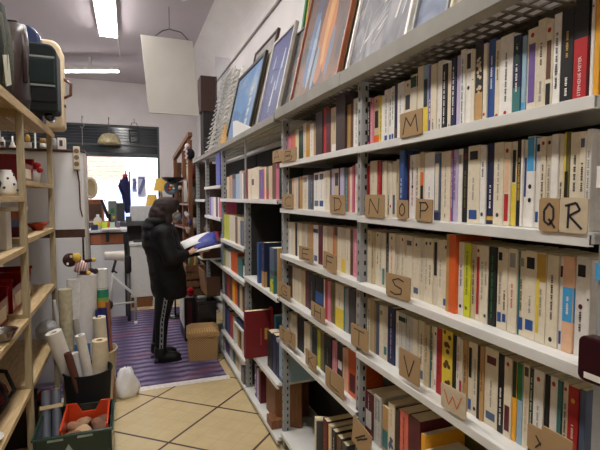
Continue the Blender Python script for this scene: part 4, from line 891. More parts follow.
for dy in (-0.06, 0.07):
    mb = MB(); mb.tube([(0.13, dy, 0.42), (0.19, dy, 0.36), (0.205, dy, 0.2), (0.2, dy, 0.03)], 0.013, (92, 94, 84), flat=0.4); mb.build('strap', M_CLOTH, t, smooth=True)
mb = MB(); mb.box(-0.005, 0.0, -0.05, 0.05, -0.07, 0.07, (198, 196, 176)); q = mb.build('tag', M_MATTE, t); q.location = (0.212, -0.05, 0.1); q.rotation_euler = (0.3, 0.0, 0)

# ---- contents of the pine shelving
def red_bin(label, x0, x1, y0, y1, z, h, c=(140, 26, 26), tagc='cream'):
    t = thing('plastic_bin', label, 'bin', ((x0 + x1) / 2, (y0 + y1) / 2, z), 0, 'red plastic bins in the pine shelving')
    a, b = (x1 - x0) / 2, (y1 - y0) / 2
    mb = MB(); w = 0.006
    mb.box(-a, a, -b, b, 0, w, c); mb.box(-a, -a + w, -b, b, w, h, c); mb.box(-a, a, -b, -b + w, w, h, c); mb.box(-a, a, b - w, b, w, h, c)
    mb.box(a - w, a, -b, b, w, h * 0.72, c); mb.build('body', M_GLOSS, t, bevel=0.003)
    mb = MB(); mb.box(-a - 0.008, a + 0.006, -b - 0.008, -b, h - 0.02, h, c); mb.box(-a - 0.008, a + 0.006, b, b + 0.008, h - 0.02, h, c); mb.box(-a - 0.008, -a, -b - 0.008, b + 0.008, h - 0.02, h, c); mb.build('rim', M_GLOSS, t, bevel=0.002)
    mb = MB(); mb.box(a, a + 0.0015, -b * 0.55, b * 0.55, h * 0.12, h * 0.5, tagc); mb.build('paper_label', M_MATTE, t)
    mb = MB(); mb.box(-a * 0.8, a * 0.8, -b * 0.8, b * 0.8, 0.01, h * 0.55, (92, 46, 36)); mb.build('contents', M_MATTE, t, bevel=0.01)
zz = 0.941
for k, (y0, y1, ff) in enumerate(((2.04, 2.30, 'nearest'), (2.33, 2.59, 'second nearest'), (2.62, 2.86, 'just before the near post'))): red_bin(f'red plastic bin with paper label, {ff}, middle pine shelf', -0.90, -0.63, y0, y1, zz, 0.19)
for k, (y0, y1, ff) in enumerate(((2.94, 3.2, 'just past the near post'), (3.23, 3.48, 'farthest'))): red_bin(f'red plastic bin with paper label, {ff}, middle pine shelf', -0.90, -0.625, y0, y1, 0.956, 0.2)
red_bin('tall red plastic bin behind the near post on the upper far shelf', -0.86, -0.575, 3.02, 3.38, 1.716, 0.15)
t = thing('gift_cup', 'white cup tied with red ribbon bows on the upper far pine shelf', 'cup', (-0.59, 3.52, 1.716))
mb = MB(); mb.lathe([(0.032, 0), (0.042, 0.09), (0.04, 0.09)], c='palegrey'); mb.build('cup', M_GLOSS, t, smooth=True)
mb = MB()
for a, b, c_ in ((-0.03, -0.02, 0.08), (0.03, -0.02, 0.085), (0.0, 0.03, 0.1), (0.02, -0.03, 0.12), (-0.02, 0.0, 0.13)): mb.ball((a, b, c_), (0.025, 0.02, 0.018), 'red')
mb.build('ribbon_bow', M_CLOTH, t, smooth=True)
t = thing('dotted_vase', 'white vase with dark dots at the left edge of the near pine shelf', 'vase', (-0.598, 2.76, 1.626))
mb = MB(); mb.lathe([(0.035, 0), (0.05, 0.02), (0.052, 0.07), (0.04, 0.11), (0.028, 0.13), (0.03, 0.135)], c='white'); mb.build('body', M_GLOSS, t, smooth=True)
mb = MB()
for k in range(14):
    a = k * 2.4; z = 0.03 + 0.006 * k; r = 0.0525 if z < 0.075 else 0.049 - (z - 0.075) * 0.25; mb.ball((r * math.cos(a), r * math.sin(a), z), 0.007, 'darkgrey', seg=6, rings=4)
mb.build('dots', M_GLOSS, t)
t = thing('dark_bundle', 'dark folded cloth bundle behind the dotted vase', 'cloth', (-0.68, 2.55, 1.626)); mb = MB(); mb.ball((0, 0, 0.06), (0.11, 0.14, 0.06), (30, 34, 34)); mb.ball((0.03, 0.06, 0.10), (0.06, 0.08, 0.04), (24, 28, 28)); mb.build('cloth', M_CLOTH, t, smooth=True)
o = bx(-0.17, 0.17, -0.05, 0.05, 0, 0.2, 'white').build('white_box', M_WPLASTIC, bevel=0.004); o.location = (-0.755, 2.74, 1.346); tag(o, 'white box with a small dark mark, left edge, under the dotted vase', 'box')
q = bx(-0.02, 0.02, -0.0515, -0.05, 0.09, 0.1, 'black').build('printed_mark', M_PAINT, o)
t = thing('gift_box', 'red, tan and blue box with a pale lid beyond the near post', 'box', (-0.70, 3.16, 1.386))
mb = MB(); mb.box(-0.11, 0.1, -0.12, 0.12, 0, 0.06, 'maroon'); mb.box(-0.11, 0.1, -0.12, 0.12, 0.06, 0.1, 'slate'); mb.box(-0.11, 0.1, -0.12, 0.12, 0.1, 0.15, (150, 84, 60)); mb.build('body', M_PAINT, t, bevel=0.003)
mb = MB(); mb.box(-0.115, 0.105, -0.125, 0.125, 0.15, 0.175, 'cream'); mb.build('lid', M_PAINT, t, bevel=0.003)
t = thing('red_bowl', 'orange-red bowl at the far end of the pine shelf near the white cabinet', 'bowl', (-0.60, 3.62, 1.386)); mb = MB(); mb.lathe([(0.03, 0), (0.035, 0.008), (0.075, 0.05), (0.08, 0.052), (0.07, 0.048), (0.03, 0.012)], c=(188, 66, 40)); mb.build('bowl', M_GLOSS, t, smooth=True)
t = thing('metal_bowl', 'shiny metal bowl at the left edge of the middle pine shelf', 'bowl', (-0.575, 2.45, 0.941)); mb = MB(); mb.lathe([(0.03, 0), (0.05, 0.012), (0.07, 0.05), (0.075, 0.052), (0.065, 0.046), (0.03, 0.01)]); mb.build('bowl', M_CHROME, t, smooth=True)
t = thing('red_bag', 'dark red bag with black straps on the low pine shelf, left edge', 'bag', (-0.72, 2.55, 0.536)); mb = MB(); mb.ball((0, 0, 0.09), (0.14, 0.2, 0.09), (104, 24, 28)); mb.build('body', M_CLOTH, t, smooth=True)
for dy in (-0.07, 0.07): mb = MB(); mb.tube([(0.10, dy, 0.02), (0.155, dy, 0.1), (0.12, dy, 0.2), (0.0, dy, 0.23), (-0.1, dy, 0.15)], 0.01, 'black'); mb.build('strap', M_CLOTH, t, smooth=True)
t = thing('white_plate', 'small white dish at the left edge of the low pine shelf', 'dish', (-0.60, 2.28, 0.536)); mb = MB(); mb.lathe([(0.03, 0), (0.06, 0.02), (0.062, 0.024), (0.03, 0.008)], c='white'); mb.build('dish', M_GLOSS, t, smooth=True)
for k, (y0, y1, lab) in enumerate(((2.0, 2.4, 'dark crate of odds and ends on the bottom pine shelf, near bay'), (3.0, 3.35, 'dark wooden crate on the bottom pine shelf behind the grey tubes'))):
    t = thing('storage_crate', lab, 'crate', (-0.76, (y0 + y1) / 2, 0.131)); mb = MB(); mb.box(-0.17, 0.17, -(y1 - y0) / 2, (y1 - y0) / 2, 0, 0.22, (52, 40, 34)); mb.build('body', M_MATTE, t, bevel=0.004)
    mb = MB(); mb.box(-0.14, 0.14, -(y1 - y0) / 2 + 0.03, (y1 - y0) / 2 - 0.03, 0.22, 0.26, (70, 40, 34)); mb.build('contents', M_MATTE, t, bevel=0.02)
t = thing('red_cloth', 'crumpled red cloth at the far end of the bottom pine shelf', 'cloth', (-0.62, 3.62, 0.1315)); mb = MB()
for k in range(7): mb.ball((random.uniform(-0.07, 0.07), random.uniform(-0.12, 0.1), 0.035 + 0.012 * (k % 3)), (0.06, 0.07, 0.035), (150, 30, 34))
mb.build('cloth', M_CLOTH, t, smooth=True)
# crumpled clear bag
M_FILM = mat('clear_plastic_film', (214, 214, 216), rough=0.15, alpha=0.55, noise=0.15, scale=18, bump=1.0)
def crumple(name, label, ctr, rad, cat, m, c='white', seed=1, lumps=6):
    random.seed(seed); t = thing(name, label, cat, ctr); mb = MB()
    for k in range(lumps): mb.ball((random.uniform(-.45, .45) * rad[0], random.uniform(-.45, .45) * rad[1], rad[2] * random.uniform(0.45, 1.2)), tuple(r * random.uniform(0.5, 0.7) for r in rad[:2]) + (rad[2] * random.uniform(0.42, 0.45 + 0.0),), c)
    mb.ball((0, 0, rad[2] * 0.8), (rad[0] * 0.8, rad[1] * 0.8, rad[2] * 0.8), c)
    o = mb.build('bag_body', m, t, smooth=True); smoothobj(o, min(rad) / 9, 2)
    tx = bpy.data.textures.new(name + 'folds', 'CLOUDS'); tx.noise_scale = min(rad) * 0.55
    d = o.modifiers.new('folds', 'DISPLACE'); d.texture = tx; d.strength = min(rad) * 0.35; d.mid_level = 0.5
    return t
crumple('plastic_bag', 'crumpled clear plastic bag at the far end of the low pine shelf', (-0.575, 3.76, 0.545), (0.10, 0.09, 0.10), 'bag', M_FILM, seed=3)
t = thing('shopping_bag', 'white plastic bag on the floor right of the beige bin', 'bag', (-0.045, 3.86, 0.0)); mb = MB(); K = 26; vs = []
prof_ = [(0.06, 0.0), (0.078, 0.015), (0.08, 0.06), (0.075, 0.11), (0.062, 0.16), (0.05, 0.2), (0.035, 0.235), (0.008, 0.25)]
for i_, (r_, z_) in enumerate(prof_):
    for k in range(K):
        q = 2 * PI * k / K; f_ = 1 + 0.13 * math.sin(3 * q + i_ * 0.9) + 0.1 * math.sin(5 * q - i_ * 1.3) + 0.06 * math.sin(9 * q + 2 * i_); vs.append((r_ * f_ * math.cos(q), r_ * f_ * math.sin(q), z_ + 0.012 * math.sin(3 * q + i_) * (i_ > 0)))
mb.add(vs, [(i_ * K + k, i_ * K + (k + 1) % K, (i_ + 1) * K + (k + 1) % K, (i_ + 1) * K + k) for i_ in range(len(prof_) - 1) for k in range(K)] + [tuple(range(K))[::-1], tuple((len(prof_) - 1) * K + k for k in range(K))])
mb.build('bag_body', mat('white_film', (240, 240, 242), rough=0.35, noise=0.04), t, smooth=True); t.scale = (1.15, 1.0, 0.92)

# ================================================================== WHITE CABINET AND THINGS ON IT
ca, cb = onY(-2, 148, 4.25).x, onY(83, 148, 4.25).x
t = thing('white_cabinet', 'tall white cabinet with two panels and a power strip on its corner', 'cabinet', ((ca + cb) / 2, 4.45, 0)); hw = (cb - ca) / 2
bx(-hw, hw, -0.19, 0.2, 0, 2.0).build('body', mat('cabinet_white', (222, 222, 224), rough=0.5, noise=0.03, scale=4), t, bevel=0.003)
bx(-hw + 0.0, hw - 0.012, -0.2, -0.19, 1.345, 1.995).build('upper_panel', MATS['cabinet_white'], t, bevel=0.003)
bx(-hw + 0.0, hw - 0.012, -0.2, -0.19, 0.04, 1.275).build('lower_panel', MATS['cabinet_white'], t, bevel=0.003)
bx(-hw, hw - 0.005, -0.195, -0.19, 1.275, 1.345).build('gap_strip', M_DARKWOOD, t)
bx(-hw - 0.01, hw + 0.012, -0.21, 0.21, 2.0, 2.018).build('top_board', M_DARKWOOD, t, bevel=0.003)
bx(hw, hw + 0.016, -0.2, -0.16, 0, 1.99).build('corner_strip', mat('beige_strip', (196, 186, 170), rough=0.6), t)
bx(hw - 0.028, hw - 0.013, -0.2, -0.191, 0, 1.34).build('dark_edge', M_DARKWOOD, t)
a, b = onY(73, 146.5, 4.24), onY(80.5, 170, 4.24)
t = thing('power_strip', 'beige power strip with three sockets on the white cabinet corner', 'power strip', ((a.x + b.x) / 2, 4.236, (a.z + b.z) / 2)); w2, h2 = (b.x - a.x) / 2, (a.z - b.z) / 2
bx(-w2, w2, -0.02, 0.012, -h2, h2).build('body', mat('aged_plastic', (214, 200, 176), rough=0.5), t, bevel=0.006)
for k in range(3):
    mb = MB(); mb.tube([(0, -0.0215, h2 * (0.6 - 0.55 * k)), (0, -0.019, h2 * (0.6 - 0.55 * k))], 0.02, (120, 104, 88), seg=16); q = mb.build('socket', M_GLOSS, t)
mb = MB(); mb.tube([(0, 0, -h2), (0.014, 0.0, -0.2), (0.016, 0.0, -0.42), (0.03, 0.02, -0.5)], 0.006, 'brown', seg=6); mb.build('cord', M_GLOSS, t)
zc_ = 2.0185
def small(name, label, cat, px0, px1, h, Y=4.33):
    a, b = onY(px0, 148, Y).x, onY(px1, 148, Y).x; return thing(name, label, cat, ((a + b) / 2, Y, zc_)), (b - a) / 2, h
t, r, h = small('pump_bottle', 'white bottle with a dark label, leftmost on the cabinet top', 'bottle', 0, 5.5, 0.09); mb = MB(); mb.lathe([(r, 0), (r, h * .7), (r * .4, h * .85), (r * .4, h)], c='white'); mb.build('bottle', M_GLOSS, t, smooth=True); mb = MB(); mb.box(-r * .7, r * .7, -r - 0.003, -r + 0.004, .02, .05, 'darkgrey'); mb.build('bottle_label', M_PAINT, t)
t, r, h = small('white_flask', 'white conical flask with a thin neck on the cabinet top', 'flask', 9, 16.5, 0.10); mb = MB(); mb.lathe([(r, 0), (r, .015), (r * .6, .03), (r * .5, .05), (r * .28, .055), (r * .25, .1)], c='white'); mb.build('flask', M_GLOSS, t, smooth=True)
t, r, h = small('price_card', 'white card with a yellow figure above it on the cabinet top', 'card', 24.5, 31.5, 0.1); mb = MB(); mb.box(-r, r, -.012, .012, 0, .055, 'white'); mb.build('card', M_MATTE, t); mb = MB(); mb.ball((0, 0, .085), (r * .8, .02, .035), 'gold'); mb.build('yellow_figure', M_GLOSS, t, smooth=True)
t, r, h = small('grey_rod', 'thin pale rod standing on the cabinet top', 'rod', 34.5, 36.5, 0.2); mb = MB(); mb.lathe([(r * 1.6, 0), (r * 1.6, .01), (r, .012), (r, .19)], c='palegrey', seg=10); mb.build('rod', M_GLOSS, t, smooth=True)
t, r, h = small('brown_jar', 'jar with brown top and white label on the cabinet top', 'jar', 40, 46.5, 0.1); mb = MB(); mb.lathe([(r, 0), (r, .05)], c='white'); mb.build('jar', M_GLOSS, t, smooth=True); mb = MB(); mb.lathe([(r, .051), (r, .085), (r * .9, .09)], c='tan'); mb.build('lid', M_GLOSS, t, smooth=True)
t, r, h = small('glass_jar', 'glass jar left of the white printed box on the cabinet top', 'jar', 50.5, 57, 0.13); mb = MB(); mb.lathe([(r, 0), (r, .085), (r * .8, .095)], c='palegrey'); mb.build('jar', M_FILM, t, smooth=True); mb = MB(); mb.lathe([(r * .85, .096), (r * .85, .12)], c='darkbrown'); mb.build('lid', M_GLOSS, t, smooth=True)
t, r, h = small('printed_box', 'white box with dark print at the right of the cabinet top', 'box', 58, 66, 0.1); mb = MB(); mb.box(-r, r, -.03, .03, 0, .10, 'white'); mb.build('box', M_PAINT, t, bevel=.002); mb = MB(); mb.box(-r * .5, r * .3, -.0312, -.03, .03, .08, 'darkgrey'); mb.build('print', M_PAINT, t)

# ================================================================== ROLLS AND CRATES ON THE FLOOR, LEFT
def tub(name, label, ctr, r0, r1, h, c, m, rim=0.006):
    t = thing(name, label, 'bin', ctr)
    mb = MB(); mb.lathe([(r0, 0), (r1, h), (r1 + rim, h), (r1 + rim, h - 0.012), (r1 + 0.001, h - 0.014), (r1 - 0.004, h), (r1 - 0.006, h - 0.004), (r0 - 0.004, 0.01)], c=c, seg=32); mb.build('body', m, t, smooth=True).modifiers.new('e', 'EDGE_SPLIT')
    return t
BC = (-0.285, 3.36)
tub('paper_bin', 'black round bin holding paper rolls, behind the orange crate', (BC[0], BC[1], 0), 0.125, 0.152, 0.44, (16, 16, 18), M_MATTE)
BD = (-0.285, 3.745)
tub('paper_bin', 'beige bin behind the black one, its rim showing on the right', (BD[0], BD[1], 0), 0.15, 0.178, 0.45, (188, 174, 146), M_PAINT)
def roll(label, p, q, r, c, hollow=True, m=None, cat='paper roll', name='paper_roll', core=None, group='paper rolls in the bins'):
    p, q = Vector(p), Vector(q); d = q - p; L = d.length
    t = thing(name, label, cat, p, 0, group); t.rotation_euler = d.to_track_quat('Z', 'Y').to_euler()
    mb = MB(); mb.lathe([(r, 0), (r, L), (r * 0.94, L + 0.0005), (r * 0.6, L - 0.001), (r * 0.42, L - 0.002), (r * 0.42, L - 0.06), (r * 0.42, 0.0)] if hollow else [(r, 0), (r, L)], c=c, seg=22); mb.build('sheet_roll', m or M_MATTE, t, smooth=True).modifiers.new('e', 'EDGE_SPLIT')
    if core:
        mb = MB(); mb.lathe([(r * 0.41, L - 0.05), (r * 0.41, L + 0.001), (r * 0.33, L + 0.001), (r * 0.33, L - 0.05)], c=core, seg=18, cap=False); mb.build('core', M_MATTE, t)
    return t, L
def at(x, y, Y): return onY(x, y, Y)
b0 = 0.03
roll('thick white paper roll leaning to the left in the black bin', (-0.305, 3.40, b0), at(53.5, 332, 3.34), 0.05, (226, 220, 208))
roll('thin brown paper tube leaning left in the black bin', (-0.265, 3.262, b0), at(67.5, 353, 3.235), 0.024, (104, 62, 48))
roll('slim white paper tube standing in the middle of the black bin', (-0.215, 3.295, b0), at(80, 335, 3.28), 0.031, (228, 224, 216), core='palegrey')
roll('cream paper roll with a tan core at the right of the black bin', (-0.215, 3.395, b0), at(99.5, 340, 3.38), 0.051, (226, 212, 182), core='tan')
roll('short white sheet roll behind the thin brown tube in the black bin', (-0.285, 3.325, b0), at(75, 353, 3.325), 0.03, (222, 220, 222))
# in the beige bin
roll('tallest thick white roll, the doll sitting on its top', (-0.335, 3.70, b0), at(87, 274, 3.70), 0.071, (226, 224, 224), hollow=False)
t, L = roll('white labelled roll with a green, yellow and brown band, right of the tallest roll', (-0.185, 3.735, b0), at(101.5, 269, 3.735), 0.043, (222, 222, 220))
for z0, z1, c in ((0.155, 0.215, (48, 142, 112)), (0.215, 0.245, (140, 170, 84)), (0.245, 0.29, (204, 140, 60)), (0.29, 0.31, (130, 80, 60))):
    mb = MB(); mb.lathe([(0.0438, L - z1), (0.0438, L - z0)], c=c, seg=22, cap=False); mb.build('colour_band', M_PAINT, t, smooth=True)
mb = MB(); mb.lathe([(0.0437, L - 0.145), (0.0437, L - 0.143)], c='darkgrey', seg=22, cap=False)
for k in range(5): mb.bar((-0.03, -0.0315, L - 0.06 - 0.018 * k), (0.012 - 0.004 * k, -0.0425, L - 0.06 - 0.018 * k), 0.003, 0.004, 'grey')
mb.build('printed_lines', M_PAINT, t)
roll('cream roll standing inside a sheet of blue paper', (-0.185, 3.625, b0), at(99, 317, 3.60), 0.046, (226, 214, 190), core='buff')
t = thing('blue_sheet', 'curled dark blue sheet wrapped behind the cream roll', 'paper', (-0.185, 3.63, 0.02), 0, 'paper rolls in the bins')
mb = MB(); zt_ = at(96, 310.5, 3.63).z - 0.02; ar = [(0.066 * math.cos(q) + 0.003, 0.06 * math.sin(q)) for q in [math.radians(70 + 17 * k) for k in range(10)]]
mb.add([(x, y, 0) for x, y in ar] + [(x, y, zt_) for x, y in ar], [(i, i + 1, 11 + i, 10 + i) for i in range(9)], (26, 40, 110)); o = mb.build('sheet', M_PAINT, t); o.modifiers.new('th', 'SOLIDIFY').thickness = 0.002
roll('reddish brown tube at the right side of the beige bin', (-0.135, 3.70, b0), at(107.5, 302, 3.70), 0.016, (146, 92, 68))
roll('roll in clear plastic wrap at the left of the tallest roll', (-0.40, 3.665, b0), at(73.5, 279, 3.66), 0.046, (222, 222, 222), m=mat('wrapped_white', (220, 220, 222), rough=0.2, noise=0.12, scale=30, bump=0.8), hollow=False)
roll('beige roll in crinkled clear wrap, second left of the tallest roll', (-0.425, 3.62, b0), at(64.5, 289, 3.60), 0.045, (200, 190, 160), m=mat('wrapped_beige', (196, 188, 160), rough=0.2, noise=0.2, scale=25, bump=0.9), hollow=False)
roll('grey tube standing against the crinkled beige roll', (-0.30, 3.60, b0), at(75.5, 319, 3.585), 0.02, (176, 172, 166))
roll('thin white tube leaning left beside the pine shelf end', (-0.44, 3.72, b0), at(54, 300, 3.74), 0.012, (214, 212, 208), hollow=False)
t = thing('blue_paper', 'small mid blue paper sheet tucked among the rolls', 'paper', (-0.34, 3.53, 0.45)); mb = MB(); mb.box(-0.05, 0.05, -0.003, 0.003, 0, 0.14, (70, 130, 180)); mb.build('sheet', M_PAINT, t); t.location = (-0.325, 3.49, 0.44); t.rotation_euler = (0.1, 0, 0)
# plush doll lying on the tall roll
dp = at(80, 266, 3.70)
t = thing('plush_doll', 'brown plush doll in a striped white shirt lying on the tallest paper roll', 'doll', (at(86.5, 274, 3.7).x - 0.02, 3.70, at(86.5, 274, 3.7).z + 0.001))
def dl(x, y): p = at(x, y, 3.70); return (p.x - t.location.x, 0.0, p.z - t.location.z)
mb = MB(); h_ = dl(70, 260); mb.ball(h_, (0.05, 0.05, 0.052), (62, 34, 30)); hd = mb.build('head', M_CLOTH, t, smooth=True)
mb = MB(); m_ = dl(77, 257); mb.ball((m_[0], -0.02, m_[2]), (0.034, 0.036, 0.034), (220, 186, 84)); mb.build('muzzle', M_CLOTH, t, smooth=True)
for dx, dz in ((0.012, 0.03), (-0.012, -0.022)): mb = MB(); mb.ball((h_[0] + dx, -0.046, h_[2] + dz), (0.009, 0.006, 0.011), 'white', seg=8, rings=6); mb.build('eye', M_GLOSS, hd, smooth=True)
mb = MB(); a = dl(75, 266); b = dl(88, 268); mb.tube([a, ((a[0] + b[0]) / 2, 0, (a[2] + b[2]) / 2), b], [0.04, 0.05, 0.042], (226, 210, 206), seg=16); body_ = mb.build('shirt', M_CLOTH, t, smooth=True)
mb = MB()
for k in range(5):
    f = 0.12 + 0.19 * k; c0 = (a[0] + (b[0] - a[0]) * f, 0, a[2] + (b[2] - a[2]) * f); d_ = Vector(b) - Vector(a); d_.normalize()
    mb.tube([Vector(c0) - d_ * 0.003, Vector(c0) + d_ * 0.003], 0.0505 if 0.2 < f < 0.8 else 0.0455, (170, 96, 104), seg=16)
mb.build('shirt_stripes', M_CLOTH, body_)
def limb(name, p0, p1, r, c, tipc):
    m = MB(); m.tube([p0, p1], r, c, seg=10); o = m.build(name, M_CLOTH, t, smooth=True); m = MB(); m.ball(p1, r * 1.35, tipc, seg=10, rings=7); m.build('hand' if name == 'arm' else 'foot', M_CLOTH, o, smooth=True)
p0, p1 = dl(85, 261), dl(94, 259.5); limb('arm', (p0[0], -0.01, p0[2]), (p1[0], -0.02, p1[2]), 0.012, (62, 34, 30), (222, 190, 90))
p0, p1 = dl(81, 272), dl(89, 272); limb('arm', (p0[0], -0.045, p0[2] + 0.003), (p1[0], -0.055, p1[2] + 0.002), 0.012, (62, 34, 30), (222, 190, 90))
p0, p1 = dl(89, 270), dl(95.5, 271.5); limb('leg', (p0[0], 0.01, p0[2]), (p1[0], 0.0, p1[2] + 0.002), 0.016, (58, 32, 28), (62, 36, 32))

# crates
def open_crate(name, label, x0, x1, y0, y1, z0, z1, c, m, notch=None, wall=0.012, rimc=None):
    t = thing(name, label, 'crate', ((x0 + x1) / 2, (y0 + y1) / 2, z0)); a, b, h = (x1 - x0) / 2, (y1 - y0) / 2, z1 - z0
    mb = MB(); mb.box(-a, a, -b, b, 0, 0.008, c); mb.box(-a, -a + wall, -b, b, 0.008, h, c); mb.box(a - wall, a, -b, b, 0.008, h, c)
    for y_ in (-b, b - wall):
        if notch and y_ > 0: mb.prism([(-a + wall, 0.008), (a - wall, 0.008), (a - wall, h), (a * 0.55, h), (a * 0.3, h - notch), (-a * 0.3, h - notch), (-a * 0.55, h), (-a + wall, h)], 'y', y_, y_ + wall, c)
        else: mb.box(-a + wall, a - wall, y_, y_ + wall, 0.008, h - (notch or 0) * (1 if notch else 0), c)
    mb.build('body', m, t, bevel=0.003)
    return t, a, b, h
gx0, gx1 = -0.52, -0.118
t, a, b, h = open_crate('plastic_crate', 'dark green plastic crate at the bottom left, the orange crate set inside it', gx0, gx1, 2.76, 3.16, 0, 0.285, (20, 44, 38), M_GLOSS)
mb = MB()
for x in (-a * 0.45, a * 0.3): mb.box(x - 0.04, x + 0.04, -b - 0.004, -b, h - 0.028, h - 0.016, (150, 168, 160))
mb.add([(-0.05, -b - 0.0015, h - 0.10), (-0.0, -b - 0.0015, h - 0.10), (-0.025, -b - 0.0015, h - 0.055)], [(0, 1, 2)], (150, 160, 156)); mb.build('moulded_marks', M_GLOSS, t)
mb = MB(); mb.box(-a - 0.008, a + 0.008, -b - 0.008, -b, h - 0.012, h, (42, 74, 62)); mb.box(-a - 0.008, -a, -b - 0.008, b, h - 0.012, h, (42, 74, 62)); mb.box(a, a + 0.008, -b - 0.008, b, h - 0.012, h, (42, 74, 62)); mb.build('rim', M_GLOSS, t, bevel=0.002)
t, a, b, h = open_crate('plastic_crate', 'orange plastic crate of shells set inside the green crate', gx0 + 0.125, gx1 - 0.02, 2.79, 3.14, 0.01, 0.302, (214, 72, 36), M_GLOSS, notch=0.06)
random.seed(21)
sh = [(-0.07, -0.06, (150, 110, 86)), (-0.02, -0.02, (206, 178, 140)), (0.06, 0.05, (140, 100, 78)), (0.085, 0.0, (124, 88, 70)), (-0.07, 0.06, (170, 130, 100)), (0.02, -0.1, (226, 214, 196)), (0.085, 0.1, (120, 84, 66)), (-0.03, 0.1, (180, 146, 112))]
for k, (x, y, c) in enumerate(sh):
    t2 = thing('seashell', ['chestnut shell at the left', 'large pale tan shell in the middle', 'brown shell right of the middle', 'dark brown shell at the right', 'tan shell at the back left', 'small whitish shell at the front', 'darkest brown shell at the back right', 'light brown shell at the back'][k] + ' of the orange crate', 'shell', (t.location.x + x, t.location.y + y, 0.172), random.uniform(0, 6), 'shells in the orange crate')
    mb = MB(); K = 16; vs = []
    for i_ in range(8):
        v = i_ / 7; r_ = 0.046 * math.sin(PI * (0.06 + 0.88 * v)) ** 0.7
        for q_ in range(K): q = 2 * PI * q_ / K; f_ = 1 + 0.14 * math.sin(7 * q + k) * v + 0.2 * math.sin(2 * q + 2 * k + 3 * v); vs.append((r_ * f_ * math.cos(q), -0.055 + 0.11 * v, max(0.004, 0.026 + 0.72 * r_ * f_ * math.sin(q))))
    mb.add(vs, [(a_ * K + q_, a_ * K + (q_ + 1) % K, (a_ + 1) * K + (q_ + 1) % K, (a_ + 1) * K + q_) for a_ in range(7) for q_ in range(K)] + [tuple(range(K))[::-1], tuple(7 * K + q_ for q_ in range(K))], c); mb.build('shell', M_MATTE, t2, smooth=True)
mb = MB(); mb.box(t.location.x - a + 0.013, t.location.x + a - 0.013, t.location.y - b + 0.013, t.location.y + b - 0.013, 0.0195, 0.168, (66, 46, 38)); o = mb.build('sand_fill', M_MATTE); tag(o, 'brown filling of broken shells under the whole shells in the orange crate', 'shell fragments', kind='stuff')
# grey tubes
lo, hi = Vector((gx0 + 0.075, 2.86, 0.012)), at(51, 391, 3.17); dv = (hi - lo).normalized()
for k, (dx, w_) in enumerate(((-0.029, 'left'), (0.029, 'right'))): roll(f'grey plastic tube, the {w_} one of the taped pair beside the black bin', lo + Vector((dx, 0, 0)), hi + Vector((dx, 0, 0)), 0.0275, (86, 90, 100), hollow=True, m=M_PAINT, cat='tube', name='plastic_tube', group='grey tubes taped together')
o = bx(-0.062, 0.062, -0.031, 0.031, -0.012, 0.012, (170, 146, 100)).build('tape_band', M_PAINT); mid = lo.lerp(hi, 0.78); o.location = mid; o.rotation_euler = dv.to_track_quat('Z', 'Y').to_euler(); tag(o, 'tan tape band around the pair of grey plastic tubes', 'tape')

# ================================================================== WICKER BASKET
bp = [onZ(195, 364, 0), onZ(219, 359, 0)]
t = thing('wicker_basket', 'square lidded wicker basket on the carpet beside the woman', 'basket', (0.672, 4.52, 0.0075), -0.12); t.scale = (1.1, 1.0, 1.06)
M_WICK = bpy.data.materials.new('woven_wicker'); M_WICK.use_nodes = True
nt = M_WICK.node_tree; b_ = nt.nodes['Principled BSDF']; tc = nt.nodes.new('ShaderNodeTexCoord'); sx = nt.nodes.new('ShaderNodeSeparateXYZ'); nt.links.new(tc.outputs['Object'], sx.inputs[0])
xy = nmath(nt, 'ADD', sx.outputs[0], sx.outputs[1]); s1 = nmath(nt, 'SINE', nmath(nt, 'MULTIPLY', xy, 2 * PI / 0.022)); s2 = nmath(nt, 'SINE', nmath(nt, 'MULTIPLY', sx.outputs[2], 2 * PI / 0.018))
wv = nmath(nt, 'ADD', nmath(nt, 'MULTIPLY', nmath(nt, 'MULTIPLY', s1, s2), 0.5), 0.5)
nt.links.new(nmix(nt, wv, rgb(150, 112, 64), rgb(214, 176, 118)), b_.inputs['Base Color']); bpn = nt.nodes.new('ShaderNodeBump'); bpn.inputs['Distance'].default_value = 0.006; nt.links.new(wv, bpn.inputs['Height']); nt.links.new(bpn.outputs['Normal'], b_.inputs['Normal']); b_.inputs['Roughness'].default_value = 0.6
mb = MB(); A_, B_ = 0.135, 0.135; mb.add([(-A_ * .93, -B_ * .93, 0), (A_ * .93, -B_ * .93, 0), (A_ * .93, B_ * .93, 0), (-A_ * .93, B_ * .93, 0), (-A_, -B_, .23), (A_, -B_, .23), (A_, B_, .23), (-A_, B_, .23)], [(3, 2, 1, 0), (4, 5, 6, 7), (0, 1, 5, 4), (1, 2, 6, 5), (2, 3, 7, 6), (3, 0, 4, 7)])
mb.build('body', M_WICK, t, bevel=0.007, seg=2)
mb = MB(); A2 = 0.145; mb.add([(-A2, -A2, .225), (A2, -A2, .225), (A2, A2, .225), (-A2, A2, .225), (-A2, -A2, .275), (A2, -A2, .275), (A2, A2, .275), (-A2, A2, .275), (-.1, -.1, .305), (.1, -.1, .305), (.1, .1, .305), (-.1, .1, .305)],
                                      [(3, 2, 1, 0), (0, 1, 5, 4), (1, 2, 6, 5), (2, 3, 7, 6), (3, 0, 4, 7), (4, 5, 9, 8), (5, 6, 10, 9), (6, 7, 11, 10), (7, 4, 8, 11), (8, 9, 10, 11)])
mb.build('lid', M_WICK, t, bevel=0.006, seg=2)

